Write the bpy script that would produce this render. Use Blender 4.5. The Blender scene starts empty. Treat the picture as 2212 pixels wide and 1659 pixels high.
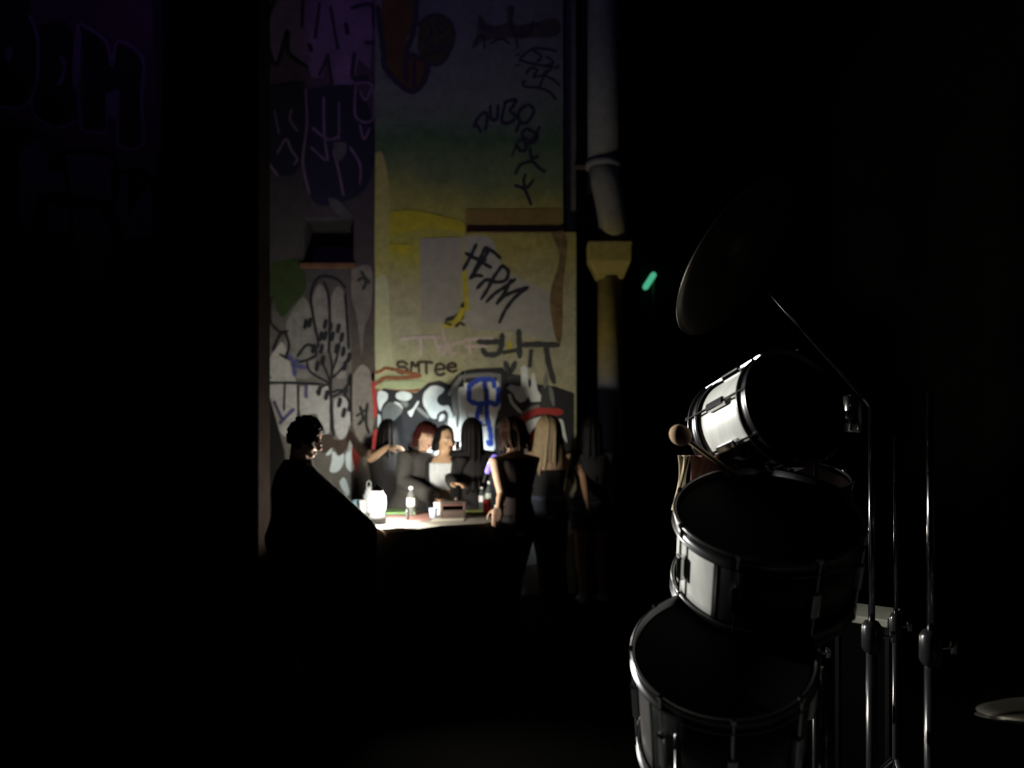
import bpy, bmesh, math, random
from mathutils import Vector, Matrix, noise
rnd = random.Random(7)
SC = bpy.context.scene
COL = SC.collection
FPX = 1671.0; HORIZON = 924.0; EYE = 1.60

# ------------------------------------------------------------------ camera, world, exposure
cam_data = bpy.data.cameras.new('camera'); cam = bpy.data.objects.new('camera', cam_data); COL.objects.link(cam)
cam.location = (0, 0, EYE); cam.rotation_euler = (math.pi/2, 0, 0)
cam_data.sensor_width = 36; cam_data.lens = 36*FPX/2212
cam_data.shift_y = (HORIZON-829.5)/2212
cam_data.clip_start = .05; cam_data.clip_end = 200
cam_data.dof.use_dof = True; cam_data.dof.focus_distance = 2.3; cam_data.dof.aperture_fstop = 2.1
SC.camera = cam
SC.view_settings.view_transform = 'Standard'; SC.view_settings.look = 'None'
SC.view_settings.exposure = 0.0; SC.view_settings.gamma = 1.0; SC.view_settings.use_curve_mapping = False
world = bpy.data.worlds.new('night'); SC.world = world; world.use_nodes = True
world.node_tree.nodes['Background'].inputs[0].default_value = (.35, .42, .8, 1)
world.node_tree.nodes['Background'].inputs[1].default_value = .0012

def spot(name, loc, target, color, energy, size, blend=.8, radius=.12):
    l = bpy.data.lights.new(name, 'SPOT'); l.color = color; l.energy = energy; l.spot_size = math.radians(size); l.spot_blend = blend
    l.shadow_soft_size = radius
    o = bpy.data.objects.new(name, l); COL.objects.link(o); o.location = loc
    o.rotation_euler = (Vector(target)-Vector(loc)).to_track_quat('-Z', 'Y').to_euler()
    return o
PURPLE_LOC = Vector((-1.3, 2.6, 6.6)); PURPLE_AIM = Vector((-2.2, 6.8, 5.6))
purple = spot('purple_bulb', PURPLE_LOC, PURPLE_AIM, (.42, .2, 1.0), 40, 86)
BLUE_LOC = Vector((0.3, 2.6, 6.6)); BLUE_AIM = Vector((0, 7.5, 5.4))
blue = spot('blue_bulb', BLUE_LOC, BLUE_AIM, (.35, .38, 1.0), 9, 60)
WHITE_LOC = Vector((-3.0, 3.7, 2.2)); WHITE_AIM = Vector((.62, 1.75, 1.25))
white = spot('white_bulb', WHITE_LOC, WHITE_AIM, (1, .98, .92), 1250, 50, 1.0, .05)
LANTERN_STRENGTH = 420.0

def at(px, py, Y):
    return Vector(((px-1106)/FPX*Y, Y, EYE-(py-HORIZON)/FPX*Y))

# ------------------------------------------------------------------ materials
MATS = {}
def mat(name, col, rough=.7, metal=0, var=.0, scale=8, bump=0, bscale=40, emit=None, trans=0, alpha=1, coat=0, stretch=None, spec=.5):
    if name in MATS: return MATS[name]
    m = bpy.data.materials.new(name); m.use_nodes = True; nt = m.node_tree; b = nt.nodes['Principled BSDF']
    b.inputs['Base Color'].default_value = (*col, 1); b.inputs['Roughness'].default_value = rough; b.inputs['Metallic'].default_value = metal
    b.inputs['Specular IOR Level'].default_value = spec
    if trans: b.inputs['Transmission Weight'].default_value = trans
    if coat: b.inputs['Coat Weight'].default_value = coat; b.inputs['Coat Roughness'].default_value = .08
    if alpha < 1: b.inputs['Alpha'].default_value = alpha
    if emit:
        b.inputs['Emission Color'].default_value = (*emit[0], 1); b.inputs['Emission Strength'].default_value = emit[1]
    if var or bump:
        tc = nt.nodes.new('ShaderNodeTexCoord'); mp = nt.nodes.new('ShaderNodeMapping'); nt.links.new(tc.outputs['Object'], mp.inputs[0])
        if stretch: mp.inputs['Scale'].default_value = stretch
    if var:
        n = nt.nodes.new('ShaderNodeTexNoise'); n.inputs['Scale'].default_value = scale; n.inputs['Detail'].default_value = 8; n.inputs['Roughness'].default_value = .65
        nt.links.new(mp.outputs[0], n.inputs['Vector'])
        r = nt.nodes.new('ShaderNodeValToRGB'); r.color_ramp.elements[0].position = .3; r.color_ramp.elements[1].position = .72
        r.color_ramp.elements[0].color = (*[c*(1-var) for c in col], 1); r.color_ramp.elements[1].color = (*[min(1, c*(1+var)) for c in col], 1)
        nt.links.new(n.outputs['Fac'], r.inputs[0]); nt.links.new(r.outputs[0], b.inputs['Base Color'])
    if bump:
        n2 = nt.nodes.new('ShaderNodeTexNoise'); n2.inputs['Scale'].default_value = bscale; n2.inputs['Detail'].default_value = 6
        nt.links.new(mp.outputs[0], n2.inputs['Vector'])
        bp = nt.nodes.new('ShaderNodeBump'); bp.inputs['Strength'].default_value = bump; bp.inputs['Distance'].default_value = .02
        nt.links.new(n2.outputs['Fac'], bp.inputs['Height']); nt.links.new(bp.outputs[0], b.inputs['Normal'])
    MATS[name] = m
    return m

def ramp_wall(name, stops, wob=.5, rough=.85, grain=.34):
    """paint that changes with height, as it was sprayed: stops = [(z metres, colour)]"""
    m = bpy.data.materials.new(name); m.use_nodes = True; nt = m.node_tree; b = nt.nodes['Principled BSDF']; b.inputs['Roughness'].default_value = rough
    L = nt.links.new
    tc = nt.nodes.new('ShaderNodeTexCoord'); sep = nt.nodes.new('ShaderNodeSeparateXYZ'); L(tc.outputs['Object'], sep.inputs[0])
    n = nt.nodes.new('ShaderNodeTexNoise'); n.inputs['Scale'].default_value = 1.6; n.inputs['Detail'].default_value = 7; n.inputs['Roughness'].default_value = .62
    L(tc.outputs['Object'], n.inputs['Vector'])
    ma = nt.nodes.new('ShaderNodeMath'); ma.operation = 'MULTIPLY_ADD'; ma.inputs[1].default_value = wob*2; L(n.outputs['Fac'], ma.inputs[0])
    mb = nt.nodes.new('ShaderNodeMath'); mb.operation = 'SUBTRACT'; L(sep.outputs['Z'], mb.inputs[0]); mb.inputs[1].default_value = wob
    L(mb.outputs[0], ma.inputs[2])
    z0 = stops[0][0]; z1 = stops[-1][0]
    mr = nt.nodes.new('ShaderNodeMapRange'); mr.inputs['From Min'].default_value = z0; mr.inputs['From Max'].default_value = z1
    L(ma.outputs[0], mr.inputs['Value'])
    r = nt.nodes.new('ShaderNodeValToRGB'); cr = r.color_ramp
    while len(cr.elements) > 1: cr.elements.remove(cr.elements[0])
    cr.elements[0].position = 0; cr.elements[0].color = (*stops[0][1], 1)
    for z, c in stops[1:]:
        e = cr.elements.new((z-z0)/(z1-z0)); e.color = (*c, 1)
    L(mr.outputs[0], r.inputs[0])
    g = nt.nodes.new('ShaderNodeTexNoise'); g.inputs['Scale'].default_value = 11; g.inputs['Detail'].default_value = 10; g.inputs['Roughness'].default_value = .8
    L(tc.outputs['Object'], g.inputs['Vector'])
    gr = nt.nodes.new('ShaderNodeMapRange'); gr.inputs['From Min'].default_value = .3; gr.inputs['From Max'].default_value = .7
    gr.inputs['To Min'].default_value = 1-grain; gr.inputs['To Max'].default_value = 1+grain; L(g.outputs['Fac'], gr.inputs['Value'])
    mx = nt.nodes.new('ShaderNodeMix'); mx.data_type = 'RGBA'; mx.blend_type = 'MULTIPLY'; mx.inputs['Factor'].default_value = 1
    L(r.outputs[0], mx.inputs['A']); L(gr.outputs[0], mx.inputs['B']); L(mx.outputs['Result'], b.inputs['Base Color'])
    bp = nt.nodes.new('ShaderNodeBump'); bp.inputs['Strength'].default_value = .35; bp.inputs['Distance'].default_value = .01
    L(g.outputs['Fac'], bp.inputs['Height']); L(bp.outputs[0], b.inputs['Normal'])
    return m

# ------------------------------------------------------------------ mesh collector
class MB:
    def __init__(s): s.v = []; s.f = []
    def add(s, verts, faces):
        k = len(s.v); s.v += [tuple(v) for v in verts]; s.f += [tuple(i+k for i in f) for f in faces]; return s
    def box(s, c, size, rot=None):
        c = Vector(c); h = Vector(size)/2; R = rot if rot else Matrix.Identity(3)
        vs = [c+R@Vector((sx*h.x, sy*h.y, sz*h.z)) for sz in (-1, 1) for sy in (-1, 1) for sx in (-1, 1)]
        return s.add(vs, [(0, 2, 3, 1), (4, 5, 7, 6), (0, 1, 5, 4), (2, 6, 7, 3), (0, 4, 6, 2), (1, 3, 7, 5)])
    def loft(s, rings, caps=True):
        n = len(rings[0]); vs = [p for r in rings for p in r]; fs = []
        for i in range(len(rings)-1):
            for j in range(n):
                a = i*n+j; b_ = i*n+(j+1) % n; fs.append((a, b_, b_+n, a+n))
        if caps: fs += [tuple(reversed(range(n))), tuple((len(rings)-1)*n+j for j in range(n))]
        return s.add(vs, fs)
    def tube(s, pts, rad, seg=10, caps=True, round_ends=False):
        pts = [Vector(p) for p in pts]
        if not isinstance(rad, (list, tuple)): rad = [rad]*len(pts)
        rad = list(rad)
        if round_ends:
            d0 = (pts[0]-pts[1]).normalized(); d1 = (pts[-1]-pts[-2]).normalized(); r0, r1 = rad[0], rad[-1]
            pts = [pts[0]+d0*r0*.95, pts[0]+d0*r0*.6]+pts+[pts[-1]+d1*r1*.6, pts[-1]+d1*r1*.95]
            rad = [r0*.25, r0*.78]+rad+[r1*.78, r1*.25]
        rings = []; prev = None
        for i, p in enumerate(pts):
            t = (pts[min(i+1, len(pts)-1)]-pts[max(i-1, 0)]).normalized()
            if prev is None:
                ref = Vector((0, 0, 1)) if abs(t.z) < .9 else Vector((1, 0, 0)); u = t.cross(ref).normalized()
            else:
                u = (prev-t*prev.dot(t)).normalized()
            prev = u; w = t.cross(u)
            rings.append([p+(u*math.cos(a)+w*math.sin(a))*rad[i] for a in [2*math.pi*k/seg for k in range(seg)]])
        return s.loft(rings, caps)
    def lathe(s, prof, M=None, seg=24):
        M = M or Matrix.Identity(4); rings = []
        for r, z in prof:
            rings.append([M@Vector((max(r, 1e-4)*math.cos(2*math.pi*k/seg), max(r, 1e-4)*math.sin(2*math.pi*k/seg), z)) for k in range(seg)])
        return s.loft(rings, True)
    def ell(s, c, r, M=None, seg=16, rows=10):
        M = M or Matrix.Identity(4); rings = []
        for i in range(rows+1):
            ph = -math.pi/2+math.pi*i/rows; cr = max(math.cos(ph), .02)
            rings.append([M@(Vector(c)+Vector((r[0]*cr*math.cos(t), r[1]*cr*math.sin(t), r[2]*math.sin(ph)))) for t in [2*math.pi*k/seg for k in range(seg)]])
        return s.loft(rings, True)
    def prism(s, poly, z0, z1):
        n = len(poly); vs = [(x, y, z0) for x, y in poly]+[(x, y, z1) for x, y in poly]
        fs = [tuple(reversed(range(n))), tuple(range(n, 2*n))]+[(i, (i+1) % n, (i+1) % n+n, i+n) for i in range(n)]
        return s.add(vs, fs)
    def mesh(s, name):
        me = bpy.data.meshes.new(name); me.from_pydata(s.v, [], s.f); me.update()
        bm = bmesh.new(); bm.from_mesh(me); bmesh.ops.recalc_face_normals(bm, faces=bm.faces); bm.to_mesh(me); bm.free()
        return me
    def build(s, name, m, parent=None, smooth=False, bevel=0, mtx=None):
        me = s.mesh(name); me.materials.append(m)
        if smooth: me.polygons.foreach_set('use_smooth', [True]*len(me.polygons))
        o = bpy.data.objects.new(name, me); COL.objects.link(o)
        if parent: o.parent = parent
        if mtx is not None: o.matrix_local = mtx
        if bevel:
            b = o.modifiers.new('bevel', 'BEVEL'); b.width = bevel; b.segments = 2; b.limit_method = 'ANGLE'
        return o
    def remesh(s, name, m, parent, voxel=.008, smooth=4):
        me = s.mesh('tmp'); o = bpy.data.objects.new('tmp', me); COL.objects.link(o)
        r = o.modifiers.new('r', 'REMESH'); r.mode = 'VOXEL'; r.voxel_size = voxel
        if smooth:
            sm = o.modifiers.new('s', 'SMOOTH'); sm.factor = .5; sm.iterations = smooth
        dg = bpy.context.evaluated_depsgraph_get(); dg.update()
        res = bpy.data.meshes.new_from_object(o.evaluated_get(dg)); bpy.data.objects.remove(o); bpy.data.meshes.remove(me)
        res.name = name; res.materials.clear(); res.materials.append(m)
        res.polygons.foreach_set('use_smooth', [True]*len(res.polygons))
        ob = bpy.data.objects.new(name, res); COL.objects.link(ob); ob.parent = parent
        return ob

def tag(o, label=None, cat=None, group=None, kind=None):
    if label: o['label'] = label
    if cat: o['category'] = cat
    if group: o['group'] = group
    if kind: o['kind'] = kind
    return o
def empty(name, loc, rz=0, label=None, cat=None, group=None):
    o = bpy.data.objects.new(name, None); COL.objects.link(o); o.location = loc; o.rotation_euler = (0, 0, rz); o.empty_display_size = .1
    return tag(o, label, cat, group)
def struct(o, label, cat): return tag(o, label, cat, kind='structure')
def frame(o, d):
    """matrix with local z along d at o"""
    d = Vector(d).normalized(); M = d.to_track_quat('Z', 'Y').to_matrix().to_4x4(); M.translation = Vector(o); return M

# ------------------------------------------------------------------ palette
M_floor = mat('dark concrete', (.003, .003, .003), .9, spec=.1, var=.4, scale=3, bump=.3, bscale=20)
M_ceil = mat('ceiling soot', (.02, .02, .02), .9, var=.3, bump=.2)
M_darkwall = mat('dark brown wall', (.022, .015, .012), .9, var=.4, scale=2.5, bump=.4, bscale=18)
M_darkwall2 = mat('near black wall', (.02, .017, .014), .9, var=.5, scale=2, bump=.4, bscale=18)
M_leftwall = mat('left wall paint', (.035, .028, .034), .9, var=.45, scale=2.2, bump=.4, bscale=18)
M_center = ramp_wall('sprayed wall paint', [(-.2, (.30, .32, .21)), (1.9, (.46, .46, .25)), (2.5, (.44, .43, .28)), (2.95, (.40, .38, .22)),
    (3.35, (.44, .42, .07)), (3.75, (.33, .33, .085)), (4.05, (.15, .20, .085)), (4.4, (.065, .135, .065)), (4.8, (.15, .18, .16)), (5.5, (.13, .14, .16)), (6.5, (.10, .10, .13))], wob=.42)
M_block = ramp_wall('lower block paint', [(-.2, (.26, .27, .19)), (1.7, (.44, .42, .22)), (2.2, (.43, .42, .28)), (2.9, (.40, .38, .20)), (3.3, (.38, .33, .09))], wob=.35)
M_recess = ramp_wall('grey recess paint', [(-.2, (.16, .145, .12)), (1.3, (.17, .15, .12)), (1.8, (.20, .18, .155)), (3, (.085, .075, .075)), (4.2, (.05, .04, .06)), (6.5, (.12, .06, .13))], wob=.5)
M_pipe = ramp_wall('painted pipe', [(.0, (.06, .07, .09)), (1.3, (.10, .13, .22)), (1.9, (.08, .12, .22)), (2.1, (.20, .18, .14)), (2.5, (.33, .25, .05)), (3.3, (.36, .29, .07)), (3.7, (.22, .21, .17)), (4.1, (.18, .18, .17)), (5.5, (.16, .17, .2))], wob=.15)
P_black = mat('black spray paint', (.012, .013, .016), .6)
P_dark = mat('charcoal spray paint', (.045, .05, .045), .7)
P_grey = mat('grey spray paint', (.20, .21, .19), .7, var=.15, scale=20)
P_white = mat('white spray paint', (.74, .80, .76), .7, var=.12, scale=14)
P_dimwhite = mat('dimmed white paint', (.25, .235, .215), .8, var=.3, scale=14)  # white darkened for the upper recess, light falloff painted into the colour
P_white2 = mat('chalky white paint', (.50, .48, .44), .8, var=.22, scale=18)
P_pale = mat('pale grey paint', (.33, .32, .27), .8, var=.22, scale=9)
P_pink = mat('pinkish white paint', (.60, .50, .46), .8, var=.15, scale=20)
P_blue = mat('blue spray paint', (.025, .07, .50), .6, var=.2, scale=20)
P_navy = mat('dusty blue paint', (.09, .09, .22), .8, var=.3, scale=20)
P_red = mat('red spray paint', (.42, .035, .03), .7, var=.2, scale=20)
P_rust = mat('rust paint', (.26, .085, .03), .8, var=.3, scale=10)
P_brown = mat('brown spray paint', (.085, .042, .012), .8, var=.3, scale=6)
P_ochre = mat('ochre band paint', (.25, .17, .045), .85, var=.25, scale=9)
P_yellow = mat('yellow spray paint', (.50, .44, .03), .8, var=.25, scale=10)
P_green = mat('mossy paint', (.035, .06, .015), .8, var=.3, scale=10)
P_purple = mat('purple paint', (.19, .11, .24), .8, var=.3, scale=5)
P_umber = mat('umber paint', (.07, .045, .03), .85, var=.3, scale=14)
P_palegreen = mat('pale green paint', (.42, .47, .25), .8, var=.15, scale=14)
M_chrome = mat('chrome', (.75, .75, .76), .12, 1)
M_satin = mat('satin steel', (.35, .35, .36), .3, 1)
M_blackmetal = mat('black metal', (.012, .012, .013), .35, 0)
M_rubber = mat('rubber', (.01, .01, .01), .8)

# ------------------------------------------------------------------ structure
PY = 7.5      # centre wall plane
BY = 7.42     # lower block front
RY = 7.68     # left recess plane
LY = 5.3      # left partition plane
def xw(px, Y): return (px-1106)/FPX*Y
def zw(py, Y): return EYE-(py-HORIZON)/FPX*Y

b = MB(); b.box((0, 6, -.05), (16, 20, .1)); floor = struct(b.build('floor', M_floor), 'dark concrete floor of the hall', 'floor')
b = MB(); b.box((0, 6, 8.05), (16, 20, .1)); struct(b.build('ceiling', M_ceil), 'unlit ceiling high above the hall', 'ceiling')
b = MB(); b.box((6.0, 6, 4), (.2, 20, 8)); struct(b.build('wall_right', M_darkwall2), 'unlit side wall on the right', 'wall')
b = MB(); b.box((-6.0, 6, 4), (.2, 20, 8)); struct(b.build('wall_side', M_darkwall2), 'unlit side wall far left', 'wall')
b = MB(); b.box((3.6, 11.1, 4), (6.2, .2, 8)); wall_far = struct(b.build('wall_far', M_darkwall2), 'dark end wall behind the drain pipe', 'wall')
xl, xr = xw(810, PY), xw(1216, PY)
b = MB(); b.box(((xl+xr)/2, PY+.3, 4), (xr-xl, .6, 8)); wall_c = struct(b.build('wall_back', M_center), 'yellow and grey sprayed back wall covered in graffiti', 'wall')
bx0, bx1 = xw(1004, BY), xw(1246, BY); bz = zw(500, BY)
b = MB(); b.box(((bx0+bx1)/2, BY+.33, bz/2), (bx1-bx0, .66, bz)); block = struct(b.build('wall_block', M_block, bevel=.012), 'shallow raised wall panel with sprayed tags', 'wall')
# recess wall on the left with a square niche
x0, x1 = xw(540, RY)-.6, xl+.02
nx0, nx1, nz0, nz1 = xw(656, RY), xw(764, RY), zw(570, RY), zw(470, RY)
b = MB()
b.box(((x0+nx0)/2, RY+.2, 4), (nx0-x0, .4, 8)); b.box(((nx1+x1)/2, RY+.2, 4), (x1-nx1, .4, 8))
b.box(((nx0+nx1)/2, RY+.2, nz0/2), (nx1-nx0, .4, nz0)); b.box(((nx0+nx1)/2, RY+.2, (nz1+8)/2), (nx1-nx0, .4, 8-nz1)); b.box(((nx0+nx1)/2, RY+.38, (nz0+nz1)/2), (nx1-nx0, .04, nz1-nz0))
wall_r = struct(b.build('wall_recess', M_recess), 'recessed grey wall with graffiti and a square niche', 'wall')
b = MB(); b.box(((nx0+nx1)/2, RY-.012, nz0-.02), (nx1-nx0+.06, .05, .05)); b.build('niche_sill', mat('rusty sill', (.16, .075, .035), .8, var=.3), wall_r, bevel=.006)
b = MB(); b.box(((xr+xw(1244, 7.62))/2-.05, 7.72, 4), (xw(1244, 7.62)-xr+.1, .2, 8)); struct(b.build('trim_2', ramp_wall('return strip paint', [(-.2, (.03, .025, .02)), (2.5, (.07, .05, .03)), (3.4, (.12, .11, .07)), (5, (.10, .10, .11)), (6, (.08, .08, .1))])), 'narrow set-back wall strip beside the drain pipe', 'wall')
# wall strip behind the pipe
b = MB(); b.box(((bx1+xw(1352, 7.75))/2, 8.0, 4), (xw(1352, 7.75)-bx1+.3, .4, 8)); wall_p = struct(b.build('wall_pipe', M_darkwall), 'dark brown wall strip behind the drain pipe', 'wall')
# near partition left
lx1 = xw(555, LY)
b = MB(); b.box(((lx1-6)/2, LY+.05, 4), (lx1+6, .1, 8)); wall_l = struct(b.build('wall_left', M_leftwall), 'dim partition wall on the left with big sprayed letters', 'wall')
tx0, tx1 = xw(350, LY-.12), xw(555, LY-.12)
b = MB(); b.box(((tx0+tx1)/2+.006, LY+.005, 4), (tx1-tx0+.012, .25, 8)); struct(b.build('trim_1', mat('sooty pillar', (.009, .006, .005), .95, spec=.05, var=.4, scale=2.5, bump=.4, bscale=18), bevel=.01), 'dark brown pillar at the end of the left partition', 'pillar')
# added dark board, shaped like the shade in the recess corner
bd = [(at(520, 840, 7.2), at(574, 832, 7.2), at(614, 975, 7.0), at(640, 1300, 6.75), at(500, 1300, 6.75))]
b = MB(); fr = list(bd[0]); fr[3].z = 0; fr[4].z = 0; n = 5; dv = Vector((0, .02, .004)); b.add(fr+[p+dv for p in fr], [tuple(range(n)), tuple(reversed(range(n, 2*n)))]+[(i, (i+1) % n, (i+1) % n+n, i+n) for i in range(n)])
lb = tag(b.build('shade_board', mat('shade board black', (.012, .011, .010), .9, var=.4, scale=5)), 'dark slanted board added as the shade in the wall recess behind the curly-haired person', 'board')
# stage riser
b = MB(); b.box((1.2, .9, .2), (4.6, 2.9, .4)); riser = struct(b.build('stage_riser', mat('riser carpet', (.012, .012, .012), .9, bump=.3, bscale=90), bevel=.01), 'low black stage platform under the drum kit', 'platform')
# conduit on the far wall
b = MB(); b.tube([at(1412, 500, 10.9), at(1412, 840, 10.9)], .02, 8); b.build('conduit', mat('conduit grey', (.12, .10, .07), .6), wall_far, True)

# ------------------------------------------------------------------ graffiti: flat paint strokes on the walls
def catmull(p, n=6):
    if len(p) < 3: return p
    out = []
    for i in range(len(p)-1):
        p0 = p[max(i-1, 0)]; p1 = p[i]; p2 = p[i+1]; p3 = p[min(i+2, len(p)-1)]
        for k in range(n):
            t = k/n
            out.append(tuple(.5*(2*p1[a]+(p2[a]-p0[a])*t+(2*p0[a]-5*p1[a]+4*p2[a]-p3[a])*t*t+(3*p1[a]-p0[a]-3*p2[a]+p3[a])*t**3) for a in (0, 1)))
    out.append(p[-1]); return out
class Paint:
    layer = {}
    def __init__(s, Y, wall): s.Y = Y; s.wall = wall
    def _y(s):
        k = Paint.layer.get(s.Y, 0)+1; Paint.layer[s.Y] = k; return s.Y-.0006-.00012*k
    def strokes(s, name, m, lst, w=6, smooth=True):
        mb = MB()
        for st in lst:
            ww = w
            if isinstance(st, dict): ww = st['w']; st = st['p']
            y = s._y(); pts = catmull([tuple(map(float, q)) for q in st], 5) if smooth else [tuple(map(float, q)) for q in st]
            n = len(pts); L = []; R_ = []
            for i, (px, py) in enumerate(pts):
                ax, ay = pts[max(i-1, 0)]; cx, cy = pts[min(i+1, n-1)]; dx, dy = cx-ax, cy-ay; d = math.hypot(dx, dy) or 1
                hw = ww/2*(1+.12*math.sin(i*1.7))*(.7 if i in (0, n-1) else 1)
                nx, ny = -dy/d*hw, dx/d*hw
                L.append((px+nx, py+ny)); R_.append((px-nx, py-ny))
            vs = [at(x, yy, s.Y) for x, yy in L+R_]
            for v in vs: v.y = y
            mb.add(vs, [(i, i+1, n+i+1, n+i) for i in range(n-1)])
            for e, sg in ((0, -1), (n-1, 1)):      # round ends
                ex, ey = pts[e]; c = at(ex, ey, s.Y); r = ww*.42*s.Y/FPX
                vv = [Vector((c.x+r*math.cos(a), y-.00004, c.z+r*math.sin(a))) for a in [2*math.pi*k/10 for k in range(10)]]
                mb.add(vv, [tuple(range(10))])
        return mb.build(name, m, s.wall)
    def fill(s, name, m, polys, smooth=True):
        mb = MB()
        for po in polys:
            y = s._y(); pts = [tuple(map(float, q)) for q in po]
            if smooth: pts = catmull(pts+[pts[0]], 5)[:-1]
            vs = [at(px, py, s.Y) for px, py in pts]
            for v in vs: v.y = y
            # triangulate via tessellation
            from mathutils.geometry import tessellate_polygon
            tris = tessellate_polygon([[Vector((v.x, v.z, 0)) for v in vs]])
            mb.add(vs, [tuple(t) for t in tris])
        return mb.build(name, m, s.wall)
def Z(sx, ox, oy):
    return lambda l: [(x/sx+ox, y/sx+oy) for x, y in l]
Z3 = Z(3.686, 800, 0); Z4 = Z(3.457, 800, 420); ZL = Z(3.19, 540, 440); Z7 = Z(3.317, 540, 0); Z8 = Z(2.37, 0, 0)
ZA = Z(9.218, 800, 780); ZB = Z(7.9, 960, 780); ZP1 = Z(10.37, 620, 880); ZR = Z(8.295, 1200, 800)
C = Paint(PY, wall_c); B = Paint(BY, block); R = Paint(RY, wall_r); Lw = Paint(LY, wall_l); PW = Paint(7.8, wall_p)

# --- back wall, upper half
C.fill('paint_patch', P_brown, [Z3([(90, 0), (100, 300), (120, 520), (200, 620), (270, 690), (340, 720), (400, 690), (440, 600), (440, 490), (300, 440), (290, 300), (350, 200), (350, 0)])])
C.strokes('graffiti_outline', P_black, [Z3([(60, 60), (80, 220), (105, 420), (110, 520), (160, 600), (240, 680), (330, 730), (400, 690), (445, 600), (455, 490), (390, 460), (300, 440), (280, 520), (290, 640)]),
    Z3([(365, 0), (360, 160), (330, 300), (290, 400), (295, 470)]), Z3([(350, 500), (350, 680)])], 12)
C.fill('paint_patch', mat('dark olive paint', (.05, .045, .02), .8, var=.5, scale=9), [Z3([(390, 180), (480, 120), (600, 140), (665, 250), (640, 400), (560, 500), (470, 500), (380, 400)])])
C.strokes('graffiti_outline', P_black, [Z3([(380, 200), (480, 120), (600, 140), (668, 250), (640, 400), (560, 510), (470, 510), (390, 460)]), Z3([(450, 160), (490, 270), (430, 330), (520, 380), (600, 300)]), Z3([(480, 420), (560, 400), (620, 330)]), Z3([(520, 180), (560, 260), (610, 220)])], 6)
C.fill('paint_patch', mat('dull brown smear', (.055, .05, .05), .8, var=.4, scale=9), [Z3([(860, 110), (960, 200), (1080, 180), (1090, 60), (1140, 50), (1150, 190), (1300, 180), (1480, 150), (1510, 260), (1400, 300), (1150, 300), (900, 330), (840, 380), (850, 250)])])
C.strokes('graffiti_tag', P_black, [Z3([(820, 380), (850, 300), (900, 290), (910, 390)]), Z3([(950, 350), (1040, 310), (1110, 350)]), Z3([(1140, 60), (1120, 190), (1160, 300), (1170, 380)]), Z3([(1180, 300), (1260, 280), (1300, 170)]), Z3([(880, 130), (900, 220), (960, 230)]),
    Z3([(1190, 470), (1290, 390), (1420, 395), (1480, 410)]), Z3([(1190, 480), (1300, 510), (1480, 540), (1495, 520)]), Z3([(1240, 590), (1280, 540), (1330, 560), (1300, 610), (1370, 600), (1440, 550)]),
    Z3([(1350, 690), (1380, 610), (1400, 560)]), Z3([(1390, 600), (1460, 640), (1505, 680)]), Z3([(1240, 650), (1210, 660), (1230, 690), (1330, 700), (1420, 730), (1475, 790)]), Z3([(1165, 440), (1185, 430)]), Z3([(1160, 520), (1185, 520)]), Z3([(1290, 400), (1360, 450), (1330, 490)]), Z3([(1400, 450), (1460, 500), (1400, 520)])], 5)
C.strokes('graffiti_tag', P_black, [Z3([(825, 1010), (850, 950), (900, 900), (925, 910), (930, 960), (915, 1035)]), Z3([(830, 990), (855, 1010), (882, 1055)]),
    Z3([(955, 845), (955, 900), (965, 955), (1005, 950), (1015, 900), (1015, 840)]), Z3([(1075, 815), (1060, 880), (1045, 960), (1080, 985), (1140, 960), (1155, 920), (1110, 885), (1140, 840), (1160, 795), (1075, 815)]),
    Z3([(1240, 840), (1190, 880), (1180, 950), (1230, 985), (1285, 930), (1300, 870), (1260, 835)]), Z3([(1190, 960), (1180, 1000), (1160, 1050)])], 7)
C.strokes('graffiti_tag', P_black, [Z3([(1345, 1010), (1320, 1060), (1240, 1030), (1205, 1080), (1270, 1120), (1330, 1075), (1310, 1130), (1235, 1150)]), Z3([(1160, 1150), (1190, 1200), (1240, 1190), (1220, 1120), (1180, 1120)]), Z3([(1130, 1240), (1155, 1170)]),
    Z3([(1270, 1180), (1285, 1260), (1335, 1245)]), Z3([(1155, 1385), (1200, 1310), (1290, 1290), (1330, 1330), (1390, 1370)]), Z3([(1235, 1390), (1220, 1440), (1240, 1500), (1300, 1435)]), Z3([(1150, 1480), (1220, 1505), (1250, 1560), (1280, 1630)])], 6.5)
C.fill('paint_patch', P_yellow, [Z4([(150, 130), (330, 120), (560, 170), (680, 200), (690, 280), (420, 250), (160, 300)]), Z4([(150, 370), (300, 380), (310, 430), (220, 440), (150, 420)])])
C.fill('paint_patch', mat('grey buff patch', (.36, .35, .30), .85, var=.12, scale=12), [Z4([(370, 330), (690, 320), (690, 560), (670, 620), (665, 910), (580, 960), (385, 960), (375, 700)])], False)
C.fill('paint_patch', P_rust, [Z4([(40, 450), (75, 440), (90, 620), (75, 740), (45, 770)])])
C.fill('paint_band', mat('yellow edge paint', (.44, .42, .14), .8, var=.25, scale=14), [[(811, 330), (828, 335), (842, 420), (840, 545), (836, 600), (811, 600)]])
C.fill('paint_band', mat('pale edge paint', (.52, .54, .32), .8, var=.15, scale=14), [[(811, 602), (836, 600), (842, 700), (848, 790), (830, 800), (811, 790)]])
# --- the brown band over the raised panel
C.fill('paint_band', P_ochre, [[(1006, 452), (1213, 450), (1213, 500), (1006, 504)]], False)
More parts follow.
